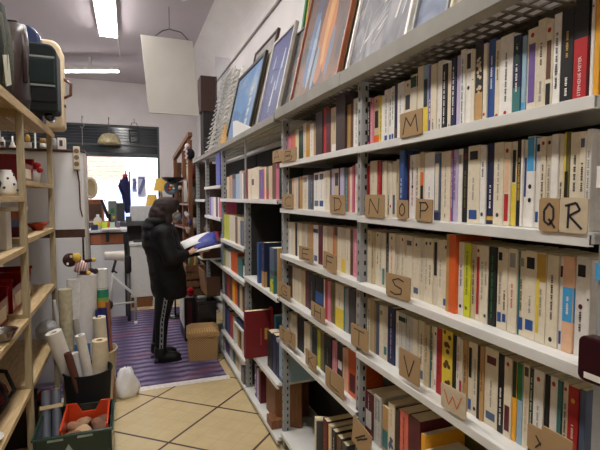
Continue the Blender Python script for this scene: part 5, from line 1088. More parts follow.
# ================================================================== COUNTER, SADDLE FRAME, TILL AREA
Yc = 6.45
a, b = at(87.5, 236, Yc), at(127, 236, Yc); zt_ = at(100, 230, Yc).z
t = thing('counter', 'white fronted counter with a brown board under its top, beyond the paper rolls', 'counter', ((a.x + b.x) / 2, Yc + 0.3, 0)); hw = (b.x - a.x) / 2
bx(-hw, hw, -0.3, 0.3, zt_ - 0.035, zt_).build('top', mat('pale_top', (206, 206, 210), rough=0.4), t, bevel=0.004)
bx(-hw + 0.03, hw - 0.05, -0.27, -0.25, zt_ - 0.19, zt_ - 0.06).build('brown_board', mat('rust_board', (156, 92, 58), rough=0.5, noise=0.15), t)
bx(-hw + 0.02, hw - 0.03, -0.285, -0.265, 0.01, zt_ - 0.2).build('front_panel', mat('pale_panel', (206, 208, 208), rough=0.5, noise=0.03), t, bevel=0.003)
bx(-hw + 0.0, -hw + 0.03, -0.29, -0.25, 0, zt_ - 0.035).build('leg', M_BLACK, t); bx(hw - 0.04, hw, -0.29, -0.25, 0, zt_ - 0.035).build('leg', M_BLACK, t)
bx(-hw + 0.0, hw, -0.285, -0.265, zt_ - 0.06, zt_ - 0.035).build('rail', M_BLACK, t)
for x in (-hw, hw - 0.03): bx(x, x + 0.03, 0.25, 0.29, 0, zt_ - 0.035).build('leg', M_BLACK, t)
bx(-0.02, 0.02, -0.3, -0.28, zt_ - 0.16, zt_ - 0.03).build('bracket', M_BLACK, t)
def oncounter(x0, x1, Y): a, b = at(x0, 228, Y), at(x1, 228, Y); return (a.x + b.x) / 2, (b.x - a.x) / 2
def cbox(name, label, cat, x0, x1, h, c, Y=Yc + 0.15, d=0.05, m=None, z=None):
    cx, w = oncounter(x0, x1, Y); o = bx(-w, w, -d, d, 0, h, c).build(name, m or M_GLOSS, bevel=0.004); o.location = (cx, Y, (zt_ if z is None else z) + 0.0005); return tag(o, label, cat)
t2 = thing('spray_bottle', 'white bottle with a yellow label on the counter', 'bottle', (oncounter(94, 102, Yc + 0.12)[0], Yc + 0.12, zt_ + 0.0005)); mb = MB(); mb.lathe([(0.05, 0), (0.055, 0.05), (0.05, 0.14), (0.02, 0.17), (0.02, 0.2)], c='palegrey'); mb.build('bottle', M_GLOSS, t2, smooth=True); mb = MB(); mb.lathe([(0.0556, 0.05), (0.0535, 0.1)], c='yellow', cap=False); mb.build('bottle_label', M_GLOSS, t2, smooth=True)
cbox('blue_pouch', 'dark blue and white pouch at the front left of the counter', 'pouch', 91, 98, 0.07, (40, 56, 96), Y=Yc + 0.04, d=0.03)
cbox('green_packet', 'lime green packet on the counter', 'packet', 101.5, 107.5, 0.10, (190, 214, 60), Y=Yc + 0.08, d=0.025)
cbox('red_packet', 'small orange-red packet behind the lime green one on the counter', 'packet', 105, 109, 0.11, (214, 96, 60), Y=Yc + 0.2, d=0.025)
cbox('white_packet', 'pale green and white packet in the middle of the counter', 'packet', 110, 115, 0.09, (190, 214, 196), Y=Yc + 0.15, d=0.03)
cbox('purple_packet', 'dull purple packet at the right of the counter', 'packet', 116, 120, 0.10, (120, 104, 130), Y=Yc + 0.15, d=0.03)
cbox('paper_stack', 'flat white papers along the front of the counter', 'paper', 101, 121, 0.02, 'white', Y=Yc - 0.1 + 0.0, d=0.1, m=M_MATTE).location.y = Yc + 0.0
# saddle and frame
Ys = 6.0
def sp(x, y, dy=0): p = at(x, y, Ys + dy); return (p.x, p.y, p.z)
t = thing('bicycle_frame', 'white bicycle saddle on a bare metal tube frame before the counter', 'bicycle', (0, 0, 0))
mb = MB(); pts = []
for k in range(9):
    v = k / 8; w = 0.032 + 0.06 * max(0, (v - 0.35) / 0.65) ** 0.8; p = Vector(sp(104.5 + 20 * v, 254.5 - 0.5 * v)); pts.append((p, w))
n_ = 12; vs = []
for p, w in pts:
    for k in range(n_): q = 2 * PI * k / n_; vs.append((p.x, p.y + w * math.cos(q) * 1.1, p.z + (0.042 + w * 0.25) * math.sin(q) * (0.7 if math.sin(q) > 0 else 1.4)))
mb.add(vs, [(i * n_ + k, i * n_ + (k + 1) % n_, (i + 1) * n_ + (k + 1) % n_, (i + 1) * n_ + k) for i in range(8) for k in range(n_)] + [tuple(range(n_))[::-1], tuple(8 * n_ + k for k in range(n_))], (222, 216, 204)); mb.build('saddle', M_GLOSS, t, smooth=True)
mb = MB(); mb.tube([sp(116, 259), sp(112.5, 272.5)], 0.017, (50, 50, 54)); mb.build('seat_post', M_GLOSS, t, smooth=True)
mb = MB(); mb.tube([sp(112.5, 270), sp(117, 273)], 0.01, 'black'); mb.build('clamp_lever', M_GLOSS, t, smooth=True)
ff = onZ(136, 323, 0.01)
mb = MB(); mb.tube([sp(113, 272), sp(110.5, 306)], 0.014, 'palegrey'); mb.tube([sp(112.5, 276), sp(133, 293.5), sp(135.5, 298), (ff.x, Ys + 0.02, 0.03)], 0.016, 'palegrey'); mb.tube([sp(110.5, 305), sp(134.5, 302)], 0.013, 'palegrey')
mb.build('tube_frame', M_PAINT, t, smooth=True)
mb = MB(); mb.tube([(ff.x, Ys + 0.02, 0.001), (ff.x, Ys + 0.02, 0.045)], 0.022, 'white'); mb.build('foot', M_GLOSS, t, smooth=True)
w0 = sp(107, 305); mb = MB(); mb.tube([(w0[0], Ys - 0.03, w0[2]), (w0[0], Ys + 0.03, w0[2])], 0.07, 'darkgrey', seg=20); mb.build('flywheel', M_GLOSS, t, smooth=True)
mb = MB(); mb.tube([sp(110.5, 305), (sp(110.5, 305)[0], Ys + 0.05, 0.002)], 0.013, 'palegrey'); mb.build('rear_leg', M_PAINT, t, smooth=True)
t = thing('black_grip', 'black padded post rising beside the bicycle saddle', 'post', (at(128, 265, 6.2).x, 6.2, 0)); zt1, zt0 = at(128, 256, 6.2).z, at(128, 273, 6.2).z
mb = MB(); mb.tube([(0, 0, 0.001), (0, 0, zt0)], 0.02, (90, 90, 92)); mb.build('pole', M_GLOSS, t, smooth=True); mb = MB(); mb.tube([(0, 0, zt0), (0, 0, zt0 + 0.02), (0, 0, zt1 - 0.02), (0, 0, zt1)], [0.03, 0.042, 0.042, 0.03], 'black'); mb.build('pad', M_MATTE, t, smooth=True)
# grey desk behind, with till and monitor
Yd = 7.3; a, b = at(84, 223, Yd), at(151.5, 223, Yd); zd = at(130, 222, Yd).z
t = thing('desk', 'dark grey desk behind the counter, the computer standing on it', 'desk', ((a.x + b.x) / 2, Yd + 0.3, 0)); hw = (b.x - a.x) / 2
bx(-hw, hw, -0.3, 0.3, zd - 0.06, zd).build('top', mat('desk_grey', (78, 78, 82), rough=0.5), t, bevel=0.004); bx(-hw, -hw + 0.03, -0.28, 0.28, 0, zd - 0.06).build('side_panel', MATS['desk_grey'], t); bx(hw - 0.03, hw, -0.28, 0.28, 0, zd - 0.06).build('side_panel', MATS['desk_grey'], t); bx(-hw + 0.03, hw - 0.03, 0.2, 0.22, 0.04, zd - 0.06).build('back_panel', MATS['desk_grey'], t)
def dbox(name, label, cat, x0, x1, y0, c, Y, d, m=None, lean=0, z=None):
    p, q = at(x0, y0, Y), at(x1, y0, Y); z_ = zd if z is None else z; o = bx(-(q.x - p.x) / 2, (q.x - p.x) / 2, -d, d, 0, p.z - z_, c).build(name, m or M_PAINT, bevel=0.006); o.location = ((p.x + q.x) / 2, Y, z_ + 0.001); o.rotation_euler = (0, lean, 0); return tag(o, label, cat)
t = thing('computer_monitor', 'black monitor seen edge-on, tilted back on the grey desk', 'monitor', (at(110, 222, 7.52).x, 7.52, zd + 0.001)); hm = at(110, 199, 7.52).z - zd
mb = MB(); mb.box(-0.02, 0.02, -0.13, 0.13, 0.06, hm, (16, 17, 20)); o = mb.build('screen', M_GLOSS, t, bevel=0.006); o.rotation_euler = (0, -0.32, 0)
mb = MB(); mb.box(-0.1, 0.06, -0.1, 0.1, 0, 0.015, 'black'); mb.box(-0.025, 0.015, -0.03, 0.03, 0.015, 0.12, 'black'); mb.build('stand', M_GLOSS, t, bevel=0.003)
o = dbox('grey_case', 'grey computer case with a green sticker on the desk', 'computer', 108, 116.5, 201, (122, 128, 124), 7.77, 0.1); q = bx(-0.03, 0.03, -0.102, -0.1, 0.12, 0.2, 'green').build('sticker', M_PAINT, o); q = bx(0.0, 0.04, -0.102, -0.1, 0.04, 0.08, 'yellow').build('sticker', M_PAINT, o)
dbox('speaker_box', 'dark grey box right of the grey computer case on the desk', 'box', 116.8, 124.5, 203, (70, 72, 76), 7.77, 0.1)
dbox('white_printer', 'white box-shaped printer at the right of the desk below the yellow lamps', 'printer', 130, 152, 206, (214, 214, 214), 7.68, 0.13)
dbox('desk_phone', 'dark desk phone beside the white printer', 'phone', 125.5, 131.5, 216.5, (80, 82, 84), 7.4, 0.06)
a, b = at(129, 243, 7.1), at(152, 243, 7.1)
t = thing('waste_bin', 'white bin under the right end of the grey desk', 'bin', ((a.x + b.x) / 2, 7.1, 0)); hw = (b.x - a.x) / 2; zz = a.z
bx(-hw * 0.94, hw * 0.94, -0.15, 0.15, 0.15, zz - 0.03).build('body', M_WPLASTIC, t, bevel=0.01); bx(-hw, hw, -0.17, 0.17, zz - 0.03, zz + 0.01).build('lid', M_WPLASTIC, t, bevel=0.008); bx(-hw * 0.9, hw * 0.9, -0.14, 0.14, 0.0, 0.15).build('wooden_base', M_BROWNWOOD, t)
mb = MB(); mb.box(-0.1, 0.05, -0.06, 0.06, zz + 0.011, zz + 0.04, 'darkgrey'); o = mb.build('notebook', M_PAINT); o.location = t.location; tag(o, 'dark notebook on the lid of the white bin', 'notebook')
# cabinet and mirror by the window, jacket, lamps
a, b = at(87, 201, 8.2), at(104, 224, 8.2)
t = thing('brown_cabinet', 'brown wooden cabinet below the round mirror by the shop window', 'cabinet', ((a.x + b.x) / 2, 8.4, 0)); hw = (b.x - a.x) / 2
bx(-hw, hw, -0.2, 0.2, 0, a.z).build('body', mat('red_brown_wood', (150, 88, 52), rough=0.5, noise=0.2), t, bevel=0.004); bx(-hw - 0.02, hw + 0.02, -0.22, 0.22, a.z, a.z + 0.03).build('top', MATS['red_brown_wood'], t, bevel=0.004); bx(-hw + 0.03, hw - 0.03, -0.212, -0.2, a.z - 0.3, a.z - 0.05).build('drawer', M_DARKWOOD, t)
mc, me_ = at(90, 188, 8.3), at(95, 188, 8.3)
t = thing('round_mirror', 'oval mirror with a wide pale frame standing on the brown cabinet', 'mirror', (mc.x, 8.35, a.z + 0.031)); R1 = 0.2; cz = mc.z - a.z - 0.03
vs = []; mb = MB(); K = 28
ring = lambda rx, rz, y: [(rx * math.cos(2 * PI * k / K), y, cz + rz * math.sin(2 * PI * k / K)) for k in range(K)]
rr = [(0.12, cz, 0.0), (0.11, cz * .93, -0.035), (0.085, cz * .78, -0.035), (0.08, cz * .74, -0.01)]
for rx, rz, y in rr: vs += ring(rx, min(rz, cz - 0.001), y)
mb.add(vs, [(i * K + k, i * K + (k + 1) % K, (i + 1) * K + (k + 1) % K, (i + 1) * K + k) for i in range(3) for k in range(K)], (206, 192, 170)); mb.build('frame', M_GLOSS, t, smooth=True)
mb = MB(); mb.add(ring(0.08, cz * .74, -0.008), [tuple(range(K))], (150, 130, 92)); mb.build('mirror_glass', mat('old_mirror', (190, 170, 130), rough=0.15, metal=0.8), t)
t = thing('navy_jacket', 'navy jacket with a red collar hanging in front of the shop window', 'jacket', (at(126, 190, 8.0).x, 8.0, 0)); zj = at(126, 174, 8.0).z; z1 = at(126, 213, 8.0).z
mb = MB(); mb.tube([(0.0, 0, zj - 0.04), (-0.02, 0, zj - 0.16), (-0.01, 0, zj - 0.32), (0.02, 0, z1 + 0.05), (0.03, 0, z1)], [0.04, 0.085, 0.075, 0.06, 0.05], (34, 36, 84), seg=12, flat=0.7); mb.build('body', M_CLOTH, t, smooth=True)
mb = MB(); mb.tube([(-0.02, 0, zj), (0.0, 0, zj - 0.05)], [0.03, 0.05], (190, 70, 80)); mb.build('collar', M_CLOTH, t, smooth=True)
mb = MB(); mb.tube([(-0.05, -0.02, zj - 0.1), (-0.09, -0.03, zj - 0.2), (-0.04, -0.04, zj - 0.33)], 0.035, (30, 32, 74)); mb.build('sleeve', M_CLOTH, t, smooth=True)
mb = MB(); mb.tube([(0.06, 0.03, 0.001), (0.06, 0.03, zj + 0.05), (0.0, 0.02, zj + 0.06), (0.0, 0.0, zj)], 0.012, 'brown'); mb.lathe([(0.14, 0), (0.14, 0.02), (0.03, 0.04)], (0.06, 0.03, 0), 'brown'); t3 = thing('coat_stand', 'thin wooden coat stand carrying the navy jacket', 'coat stand', (t.location.x, 8.0, 0)); mb.build('pole', M_PAINT, t3, smooth=True)
def lamp(label, x, y0, y1, wpx, Y, z0, c=(226, 184, 84)):
    p, q = at(x, y0, Y), at(x, y1, Y); w = wpx / 2 * (Y * 0.99) / 450
    t = thing('table_lamp', label, 'lamp', (p.x, Y, z0)); zt_, zb_ = p.z - z0, q.z - z0
    mb = MB(); mb.lathe([(w, zb_), (w * 0.62, zt_), (w * 0.6, zt_), (w * 0.97, zb_)], c=c, seg=24, cap=False); mb.build('lamp_shade', mat('yellow_shade', c, rough=0.8, noise=0.06), t, smooth=True)
    mb = MB(); mb.lathe([(w * 0.5, 0), (w * 0.5, 0.02), (0.03, 0.04), (0.045, (zb_) * 0.5), (0.012, zb_), (0.01, zt_ * 0.98)], c=(160, 140, 104), seg=16); mb.build('base', M_GLOSS, t, smooth=True)
    return t
t = thing('side_table', 'small wooden table behind the woman with the yellow lamps on it', 'table', (at(157, 215, 8.2).x + 0.0, 8.2, 0)); zt2 = at(157, 218, 8.2).z
bx(-0.17, 0.17, -0.17, 0.17, zt2 - 0.03, zt2).build('top', M_DARKWOOD, t, bevel=0.004)
for sx_ in (-1, 1):
    for sy_ in (-1, 1): bx(sx_ * 0.14 - 0.015, sx_ * 0.14 + 0.015, sy_ * 0.14 - 0.015, sy_ * 0.14 + 0.015, 0, zt2 - 0.03).build('leg', M_DARKWOOD, t)
lamp('lower yellow shaded table lamp behind the woman', 152, 194.5, 206.5, 13, 8.12, zt2 + 0.001)
lamp('upper yellow shaded table lamp, right of the lower one', 161, 178.5, 191, 15, 8.28, zt2 + 0.001, (220, 178, 84))
p = at(173, 180, 6.2)
t = thing('uplighter_lamp', 'black bowl-shaped uplighter floor lamp above the woman', 'floor lamp', (p.x, 6.2, 0)); zr_ = at(173, 177.5, 6.2).z; r_ = 11 * 6.2 / 450
mb = MB(); mb.lathe([(0.02, zr_ - 0.085), (r_ * 0.5, zr_ - 0.06), (r_ * 0.85, zr_ - 0.03), (r_, zr_), (r_ * 0.97, zr_), (r_ * 0.5, zr_ - 0.045)], c=(14, 14, 16), seg=28); mb.build('bowl', M_GLOSS, t, smooth=True)
mb = MB(); mb.tube([(0, 0, 0.02), (0, 0, zr_ - 0.08)], 0.012, 'black'); mb.build('pole', M_GLOSS, t, smooth=True); mb = MB(); mb.lathe([(0.13, 0.001), (0.13, 0.02), (0.03, 0.03)], c='black'); mb.build('base', M_GLOSS, t, smooth=True)
p = at(171, 188, 6.16); t = thing('painted_plate', 'dark blue plate painted with coloured flowers, below the black uplighter', 'plate', (p.x, 6.185, p.z)); r_ = 6.5 * 6.2 / 450
mb = MB(); mb.M = Matrix.Rotation(PI / 2, 4, 'X'); mb.lathe([(0.02, 0), (r_ * .7, 0.005), (r_, 0.025), (r_, 0.03), (r_ * .68, 0.012), (0.01, 0.008)], c=(66, 92, 108), seg=26); mb.build('dish', M_GLOSS, t, smooth=True)
mb = MB()
for k, (x, z, c) in enumerate(((-0.03, 0.02, 'red'), (0.0, 0.035, 'white'), (0.03, 0.03, 'amber'), (-0.01, -0.01, 'orange'), (0.035, -0.005, 'white'), (-0.035, -0.02, 'red'))): mb.ball((x, -0.018, z), (0.017, 0.006, 0.015), c, seg=8, rings=6)
mb.build('painted_flowers', M_GLOSS, t)
# things hanging in front of the dark transom
p = at(109, 139, 8.7); r_ = 10 * 8.7 / 450
t = thing('glass_pendant', 'domed amber glass pendant shade hanging before the dark transom', 'pendant lamp', (p.x, 8.7, p.z)); mb = MB(); zt_ = at(109, 133, 8.7).z - p.z; zb_ = at(109, 143.5, 8.7).z - p.z
mb.lathe([(r_, zb_), (r_ * .92, zb_ * .4 + zt_ * .2), (r_ * .6, zt_ * .75), (r_ * .15, zt_), (r_ * .13, zt_), (r_ * .58, zt_ * .72), (r_ * .96, zb_)], c=(168, 150, 104), seg=24, cap=False); mb.build('dome', mat('amber_glass', (176, 164, 128), rough=0.2, noise=0.35, scale=30), t, smooth=True); mb = MB(); mb.tube([(0, 0, zt_), (0, 0, zl + 0.08 - p.z), (0, WY - 8.7, zl + 0.1 - p.z)], 0.006, 'darkgrey'); mb.build('cord', M_PAINT, t)
p = at(134.5, 136, 8.7); t = thing('black_lantern', 'small black open lantern frame hanging right of the glass pendant', 'lantern', (p.x, 8.7, p.z)); u = 8.7 / 450
mb = MB()
for x in (-3.8, 3.3): mb.tube([(x * u, 0, -6 * u), ((x - .6) * u if x < 0 else (x + .6) * u, 0, 5 * u)], 0.014, 'black', seg=6)
mb.tube([(-4.4 * u, 0, 5 * u), (3.9 * u, 0, 5 * u)], 0.02, 'black', seg=6); mb.tube([(-3.8 * u, 0, -6 * u), (3.3 * u, 0, -6 * u)], 0.012, 'black', seg=6); mb.build('frame', M_PAINT, t); mb = MB(); mb.tube([(-4.4 * u, 0, 5 * u), (-2 * u, 0, 12 * u), (2 * u, 0, 12 * u), (3.9 * u, 0, 5 * u)], 0.006, 'black', seg=6); mb.tube([(0, 0, 12 * u), (0, 0, zl + 0.08 - p.z), (0, WY - 8.7, zl + 0.1 - p.z)], 0.004, 'black', seg=6); mb.build('handle', M_PAINT, t)
p = at(82, 128, 8.7); t = thing('wire_hook', 'thin wire with a hook hanging left of the glass pendant', 'hook', (p.x, 8.7, p.z)); mb = MB(); mb.tube([(0, WY - 8.7, zl + 0.1 - p.z), (0, 0, zl + 0.08 - p.z), (0, 0, 0.1), (0.04, 0, 0.05), (0.0, 0, 0.0), (-0.03, 0, 0.03)], 0.007, 'grey', seg=6); mb.tube([(0, 0, 0), (0, 0, -0.3)], 0.005, 'grey', seg=6); mb.build('wire', M_PAINT, t)
# posters on the pane seen against the light
for k, (x0, x1, y0, y1, c, lab) in enumerate(((132, 137, 178, 192, (190, 196, 224), 'pale bluish poster on the window pane right of the navy jacket'), (137.5, 146, 176, 197, (214, 218, 236), 'pale poster with blue drawing on the window pane, left of the lamps'))):
    a, b = at(x0, y0, WY + 0.05), at(x1, y1, WY + 0.05); o = bx(a.x, b.x, WY + 0.052, WY + 0.056, b.z, a.z, c).build('window_poster', M_MATTE); tag(o, lab, 'poster')
    mb = MB(); mb.bar((a.x + 0.02, WY + 0.051, b.z + 0.05), (b.x - 0.02, WY + 0.051, a.z - 0.06), 0.002, 0.06, (120, 130, 190)); mb.bar((a.x + 0.02, WY + 0.051, a.z - 0.04), (b.x - 0.03, WY + 0.051, a.z - 0.04), 0.002, 0.03, (120, 130, 190)); mb.build('drawing', M_MATTE, o)

# ================================================================== WOODEN RACK AND CLUTTER RIGHT OF THE WOMAN
def rk(x, y, Y): p = at(x, y, Y); return (p.x, p.y, p.z)
t = thing('wooden_rack', 'brown wooden rack of knick-knacks beyond the shelves, with a slanting top rail', 'rack', (0, 0, 0))
fx, fz = onY(189.5, 140, 6.5).x, onY(189.5, 140, 6.5).z; bxx, bzz = onY(175, 160, 7.6).x, onY(175, 160, 7.6).z
for (x, y, z) in ((fx, 6.5, fz), (fx - 0.02, 7.05, (fz + bzz) / 2), (bxx, 7.6, bzz), (fx + 0.28, 6.5, fz)):
    bx(x - 0.03, x + 0.03, y - 0.03, y + 0.03, 0, z).build('post', M_BROWNWOOD, t, bevel=0.004)
mb = MB(); mb.bar((fx - 0.0, 6.42, fz + 0.07), (bxx, 7.68, bzz + 0.03), 0.06, 0.06); mb.build('top_rail', M_BROWNWOOD, t, bevel=0.004)
for z in (1.85, 1.5, 1.15, 0.75, 0.35):
    mb = MB(); mb.add([(fx - 0.03, 6.54, z), (fx + 0.28, 6.54, z), (bxx + 0.3, 7.57, z), (bxx - 0.03, 7.57, z), (fx - 0.03, 6.54, z + 0.025), (fx + 0.28, 6.54, z + 0.025), (bxx + 0.3, 7.57, z + 0.025), (bxx - 0.03, 7.57, z + 0.025)], [(3, 2, 1, 0), (4, 5, 6, 7), (0, 1, 5, 4), (1, 2, 6, 5), (2, 3, 7, 6), (3, 0, 4, 7)]); mb.build('shelf', M_BROWNWOOD, t)
mb = MB(); mb.add([(fx + 0.29, 6.5, 0), (bxx + 0.31, 7.6, 0), (bxx + 0.31, 7.6, bzz - 0.05), (fx + 0.29, 6.5, fz - 0.05)], [(0, 1, 2, 3)]); o = mb.build('back_board', mat('rack_back', (64, 48, 40), rough=0.7, noise=0.25), t); o.modifiers.new('th', 'SOLIDIFY').thickness = 0.01
mb = MB(); mb.box(bxx + 0.03, bxx + 0.31, 7.60, 7.612, 0.02, bzz - 0.04); mb.build('end_board', mat('rack_end', (98, 70, 52), rough=0.7, noise=0.25), t)
def lump(name, label, cat, x, y, Y, r, c, m=None, group=None):
    p = at(x, y, Y); t = thing(name, label, cat, (p.x, Y, p.z), 0, group); mb = MB()
    for k in range(4): mb.ball((random.uniform(-.3, .3) * r, random.uniform(-.3, .3) * r, random.uniform(-.5, .5) * r), (r * .7, r * .7, r * .7), c if not isinstance(c, list) else c[k % len(c)])
    mb.build('cloth', m or M_CLOTH, t, smooth=True); return t
t = thing('dotted_doll', 'black and pink-white doll hanging at the front post of the wooden rack', 'doll', rk(189, 154, 6.42)); mb = MB(); mb.ball((0.02, 0, 0), (0.06, 0.05, 0.075), (22, 20, 26)); mb.ball((-0.02, 0, 0.1), (0.04, 0.04, 0.045), (226, 196, 200)); mb.build('body', M_CLOTH, t, smooth=True)
mb = MB()
for k in range(6): mb.ball((-0.045 + 0.012 * (k % 2), -0.03, -0.06 + 0.03 * k), 0.017, (232, 206, 212), seg=8, rings=6)
mb.build('lace_trim', M_CLOTH, t, smooth=True)
a, b = at(183.5, 181, 6.45), at(187, 202, 6.45); o = bx(0, b.x - a.x, -0.004, 0.004, 0, a.z - b.z, 'white').build('paper_strip', M_MATTE); o.location = (a.x, 6.45, b.z); tag(o, 'white paper strip hanging on the wooden rack', 'paper')
lump('white_ornament', 'white ornament on the wooden rack above the open magazine', 'ornament', 187, 214, 6.42, 0.04, (226, 222, 226), M_GLOSS)
lump('blue_ornament', 'violet-blue ornament on the rack below and right of the white ornament', 'ornament', 190, 222, 6.44, 0.035, (70, 62, 120), M_GLOSS)
lump('pale_figure', 'pale brown figure on the rack below the white ornament', 'figure', 188, 230, 6.42, 0.045, (170, 150, 128), M_GLOSS)
lump('small_globe', 'pale round ornament on the rack right of the painted plate', 'ornament', 179.5, 188, 6.45, 0.035, (200, 180, 160), M_GLOSS)
random.seed(5)
RC = [('dark red', (120, 34, 36)), ('cream', (210, 196, 166)), ('dark green', (44, 70, 52)), ('grey', (130, 130, 128)), ('tan', (170, 130, 88)), ('black', (24, 24, 26)), ('white', (226, 224, 220)), ('brown', (100, 68, 48)), ('blue', (60, 78, 120)), ('ochre', (190, 140, 60))]
k = 0
for z, nm in ((1.876, 'top'), (1.526, 'second'), (1.176, 'third'), (0.776, 'fourth'), (0.376, 'lowest')):
    for q, (yy, side) in enumerate(((6.66, 'near'), (6.86, 'middle'), (7.25, 'far'))):
        cn, cc = RC[k % 10]; f_ = (yy - 6.5) / 1.1; x_ = fx + (bxx - fx) * f_ + 0.09; hh = random.uniform(0.14, 0.25); k += 1
        t2 = thing(('vase', 'storage_tin', 'jug')[q], f'{cn} {("vase", "tin", "jug")[q]} at the {side} end of the {nm} shelf of the wooden rack', ('vase', 'tin', 'jug')[q], (x_, yy, z), 0, 'ornaments on the wooden rack'); mb = MB()
        if q == 1: mb.lathe([(0.065, 0), (0.065, hh * 0.8), (0.06, hh * 0.82), (0.06, hh * 0.9)], c=cc)
        elif q == 0: mb.lathe([(0.035, 0), (0.065, hh * 0.35), (0.05, hh * 0.7), (0.025, hh * 0.85), (0.035, hh)], c=cc)
        else: mb.lathe([(0.045, 0), (0.07, hh * 0.4), (0.04, hh * 0.8), (0.048, hh)], c=cc)
        mb.build('body', M_GLOSS, t2, smooth=True)
        if q == 2: mb = MB(); mb.tube([(-0.04, 0, hh * 0.85), (-0.1, 0, hh * 0.75), (-0.065, 0, hh * 0.4)], 0.009, cc, seg=8); mb.build('handle', M_GLOSS, t2, smooth=True)
        if q == 1: mb = MB(); mb.lathe([(0.068, hh * 0.901), (0.068, hh), (0.02, hh * 1.02)], c=cc); mb.build('lid', M_GLOSS, t2, smooth=True)
# far shelf odds
t = thing('wooden_figurine', 'brown carved figurine on the far shelf above the magazine', 'figurine', (0.95, 5.62, 1.031)); mb = MB(); mb.tube([(0, 0, 0), (0, 0, 0.2), (0.0, 0, 0.32)], [0.06, 0.045, 0.02], (150, 110, 76)); mb.ball((0, 0, 0.36), 0.05, (120, 80, 54)); mb.tube([(0, -0.03, 0.28), (-0.07, -0.05, 0.2), (-0.03, -0.06, 0.12)], 0.02, (150, 110, 76)); mb.build('body', M_GLOSS, t, smooth=True)
o = bx(-0.12, 0.12, -0.12, 0.12, 0, 0.06, 'maroon').build('red_tin', M_GLOSS, bevel=0.006); o.location = (1.0, 5.85, 1.031); tag(o, 'flat dark red tin on the far shelf behind the magazine', 'tin')
for k, (yy, c, lab) in enumerate(((5.05, 'rose', 'pink book on the shelf edge just above the magazine'), (5.16, 'palegrey', 'pale grey book left of the pink book above the magazine'))): single(True, (0.89, yy, 0.931), 0.06, 0.3 - 0.03 * k, 0.2, c, '', lab)
single(True, (0.89, 4.62, 0.931), 0.05, 0.3, 0.2, 'skyblue', 'T.3-.8white', 'bright blue spine beside the green spine, right of the magazine')
o = bx(0, 0.012, -0.11, 0.11, 0, 0.33, (24, 70, 170)).build('blue_folder', M_PAINT); o.location = (0.875, 4.68, 1.741); tag(o, 'deep blue folder standing at the top of the far shelf', 'folder')
# cardboard box, crate, clutter
a, b = at(200.5, 247, 4.72), at(221, 268.5, 4.72); t = thing('cardboard_box', 'brown cardboard box on the far shelf right of the open magazine', 'box', (0.0, 0.0, 0.0)); z0 = 0.931
t.location = (0.82, 4.86, z0); mb = MB(); mb.box(-0.10, 0.115, -0.12, 0.13, 0, 0.185, (96, 64, 48)); mb.build('body', M_MATTE, t, bevel=0.003); mb = MB(); mb.box(-0.102, -0.10, -0.115, 0.125, 0.0, 0.18, (186, 144, 110)); mb.build('lighter_side', M_MATTE, t); t.location.z = 0.975  # left side is a lighter brown than the rest of the box
o = bx(-0.09, 0.16, -0.14, 0.14, 0, 0.012).build('ledge', M_STEEL, bevel=0.002); o.location = (0.79, 4.86, 0.962); tag(o, 'white ledge board under the brown cardboard box', 'board')
mb = MB(); mb.box(-0.02, 0.2, -0.12, 0.12, 0, 0.03); o = mb.build('shelf_riser', M_DARKWOOD); o.location = (0.9, 4.86, 0.9315); tag(o, 'dark riser block under the white ledge board', 'block')
t = thing('low_cabinet', 'low white side cabinet behind the wicker basket', 'cabinet', (0.66, 5.29, 0)); bx(-0.1, 0.18, -0.22, 0.22, 0.0, 0.5).build('body', M_BLACK, t); bx(-0.105, 0.185, -0.225, 0.225, 0.5, 0.52).build('top', M_STEEL, t, bevel=0.002); bx(-0.108, -0.1, -0.22, 0.22, 0.16, 0.5).build('side_panel', M_STEEL, t); bx(-0.07, -0.02, -0.226, -0.22, 0.05, 0.45).build('door_strip', mat('maroon_strip', (92, 30, 40), rough=0.5), t)
t = thing('wooden_crate', 'slatted dark wooden crate of odds and ends right of the woman', 'crate', (0.68, 5.26, 0.521)); mb = MB()
for z in (0.0, 0.09, 0.18, 0.27): mb.box(-0.085, 0.1, -0.17, -0.155, z, z + 0.07, 'tan'); mb.box(-0.1, -0.085, -0.17, 0.17, z, z + 0.07, 'tan'); mb.box(0.1, 0.115, -0.17, 0.17, z, z + 0.07, 'tan')
mb.build('slats', mat('crate_slats', (126, 90, 62), rough=0.7, noise=0.25), t); mb = MB(); mb.box(-0.085, 0.1, -0.155, 0.17, 0, 0.02, 'tan'); mb.build('bottom', MATS['crate_slats'], t)
for k, (x, y, h, c, lab) in enumerate(((-0.05, -0.1, 0.42, (90, 110, 70), 'green bottle standing in the wooden crate'), (0.02, -0.09, 0.46, (170, 140, 80), 'amber bottle standing in the wooden crate'), (0.07, 0.0, 0.44, (60, 66, 60), 'dark bottle at the back of the wooden crate'))):
    t2 = thing('bottle', lab, 'bottle', (0.68 + x, 5.26 + y, 0.5415), 0, 'bottles in the wooden crate'); mb = MB(); mb.lathe([(0.035, 0), (0.035, h * .55), (0.014, h * .72), (0.014, h)], c=c, seg=14); mb.build('glass', M_GLOSS, t2, smooth=True)
t = thing('open_carton', 'flattened brown carton leaning out below the cardboard box', 'carton', (0.72, 4.86, 0.56)); mb = MB(); mb.box(-0.006, 0.006, -0.2, 0.2, 0, 0.26, (158, 116, 78)); o = mb.build('panel', M_MATTE, t); o.rotation_euler = (0, -0.1, 0); mb = MB(); mb.box(0.0, 0.14, -0.2, -0.19, 0, 0.2, (90, 62, 44)); mb.box(0.0, 0.14, -0.2, 0.2, -0.005, 0.005, (90, 62, 44)); mb.build('base', M_MATTE, t); t.location = (0.745, 4.86, 0.59)
lump('black_cable_heap', 'heap of black cables inside the open carton', 'cables', 210, 279, 4.84, 0.07, (20, 20, 22)).location = (0.82, 4.86, 0.66)
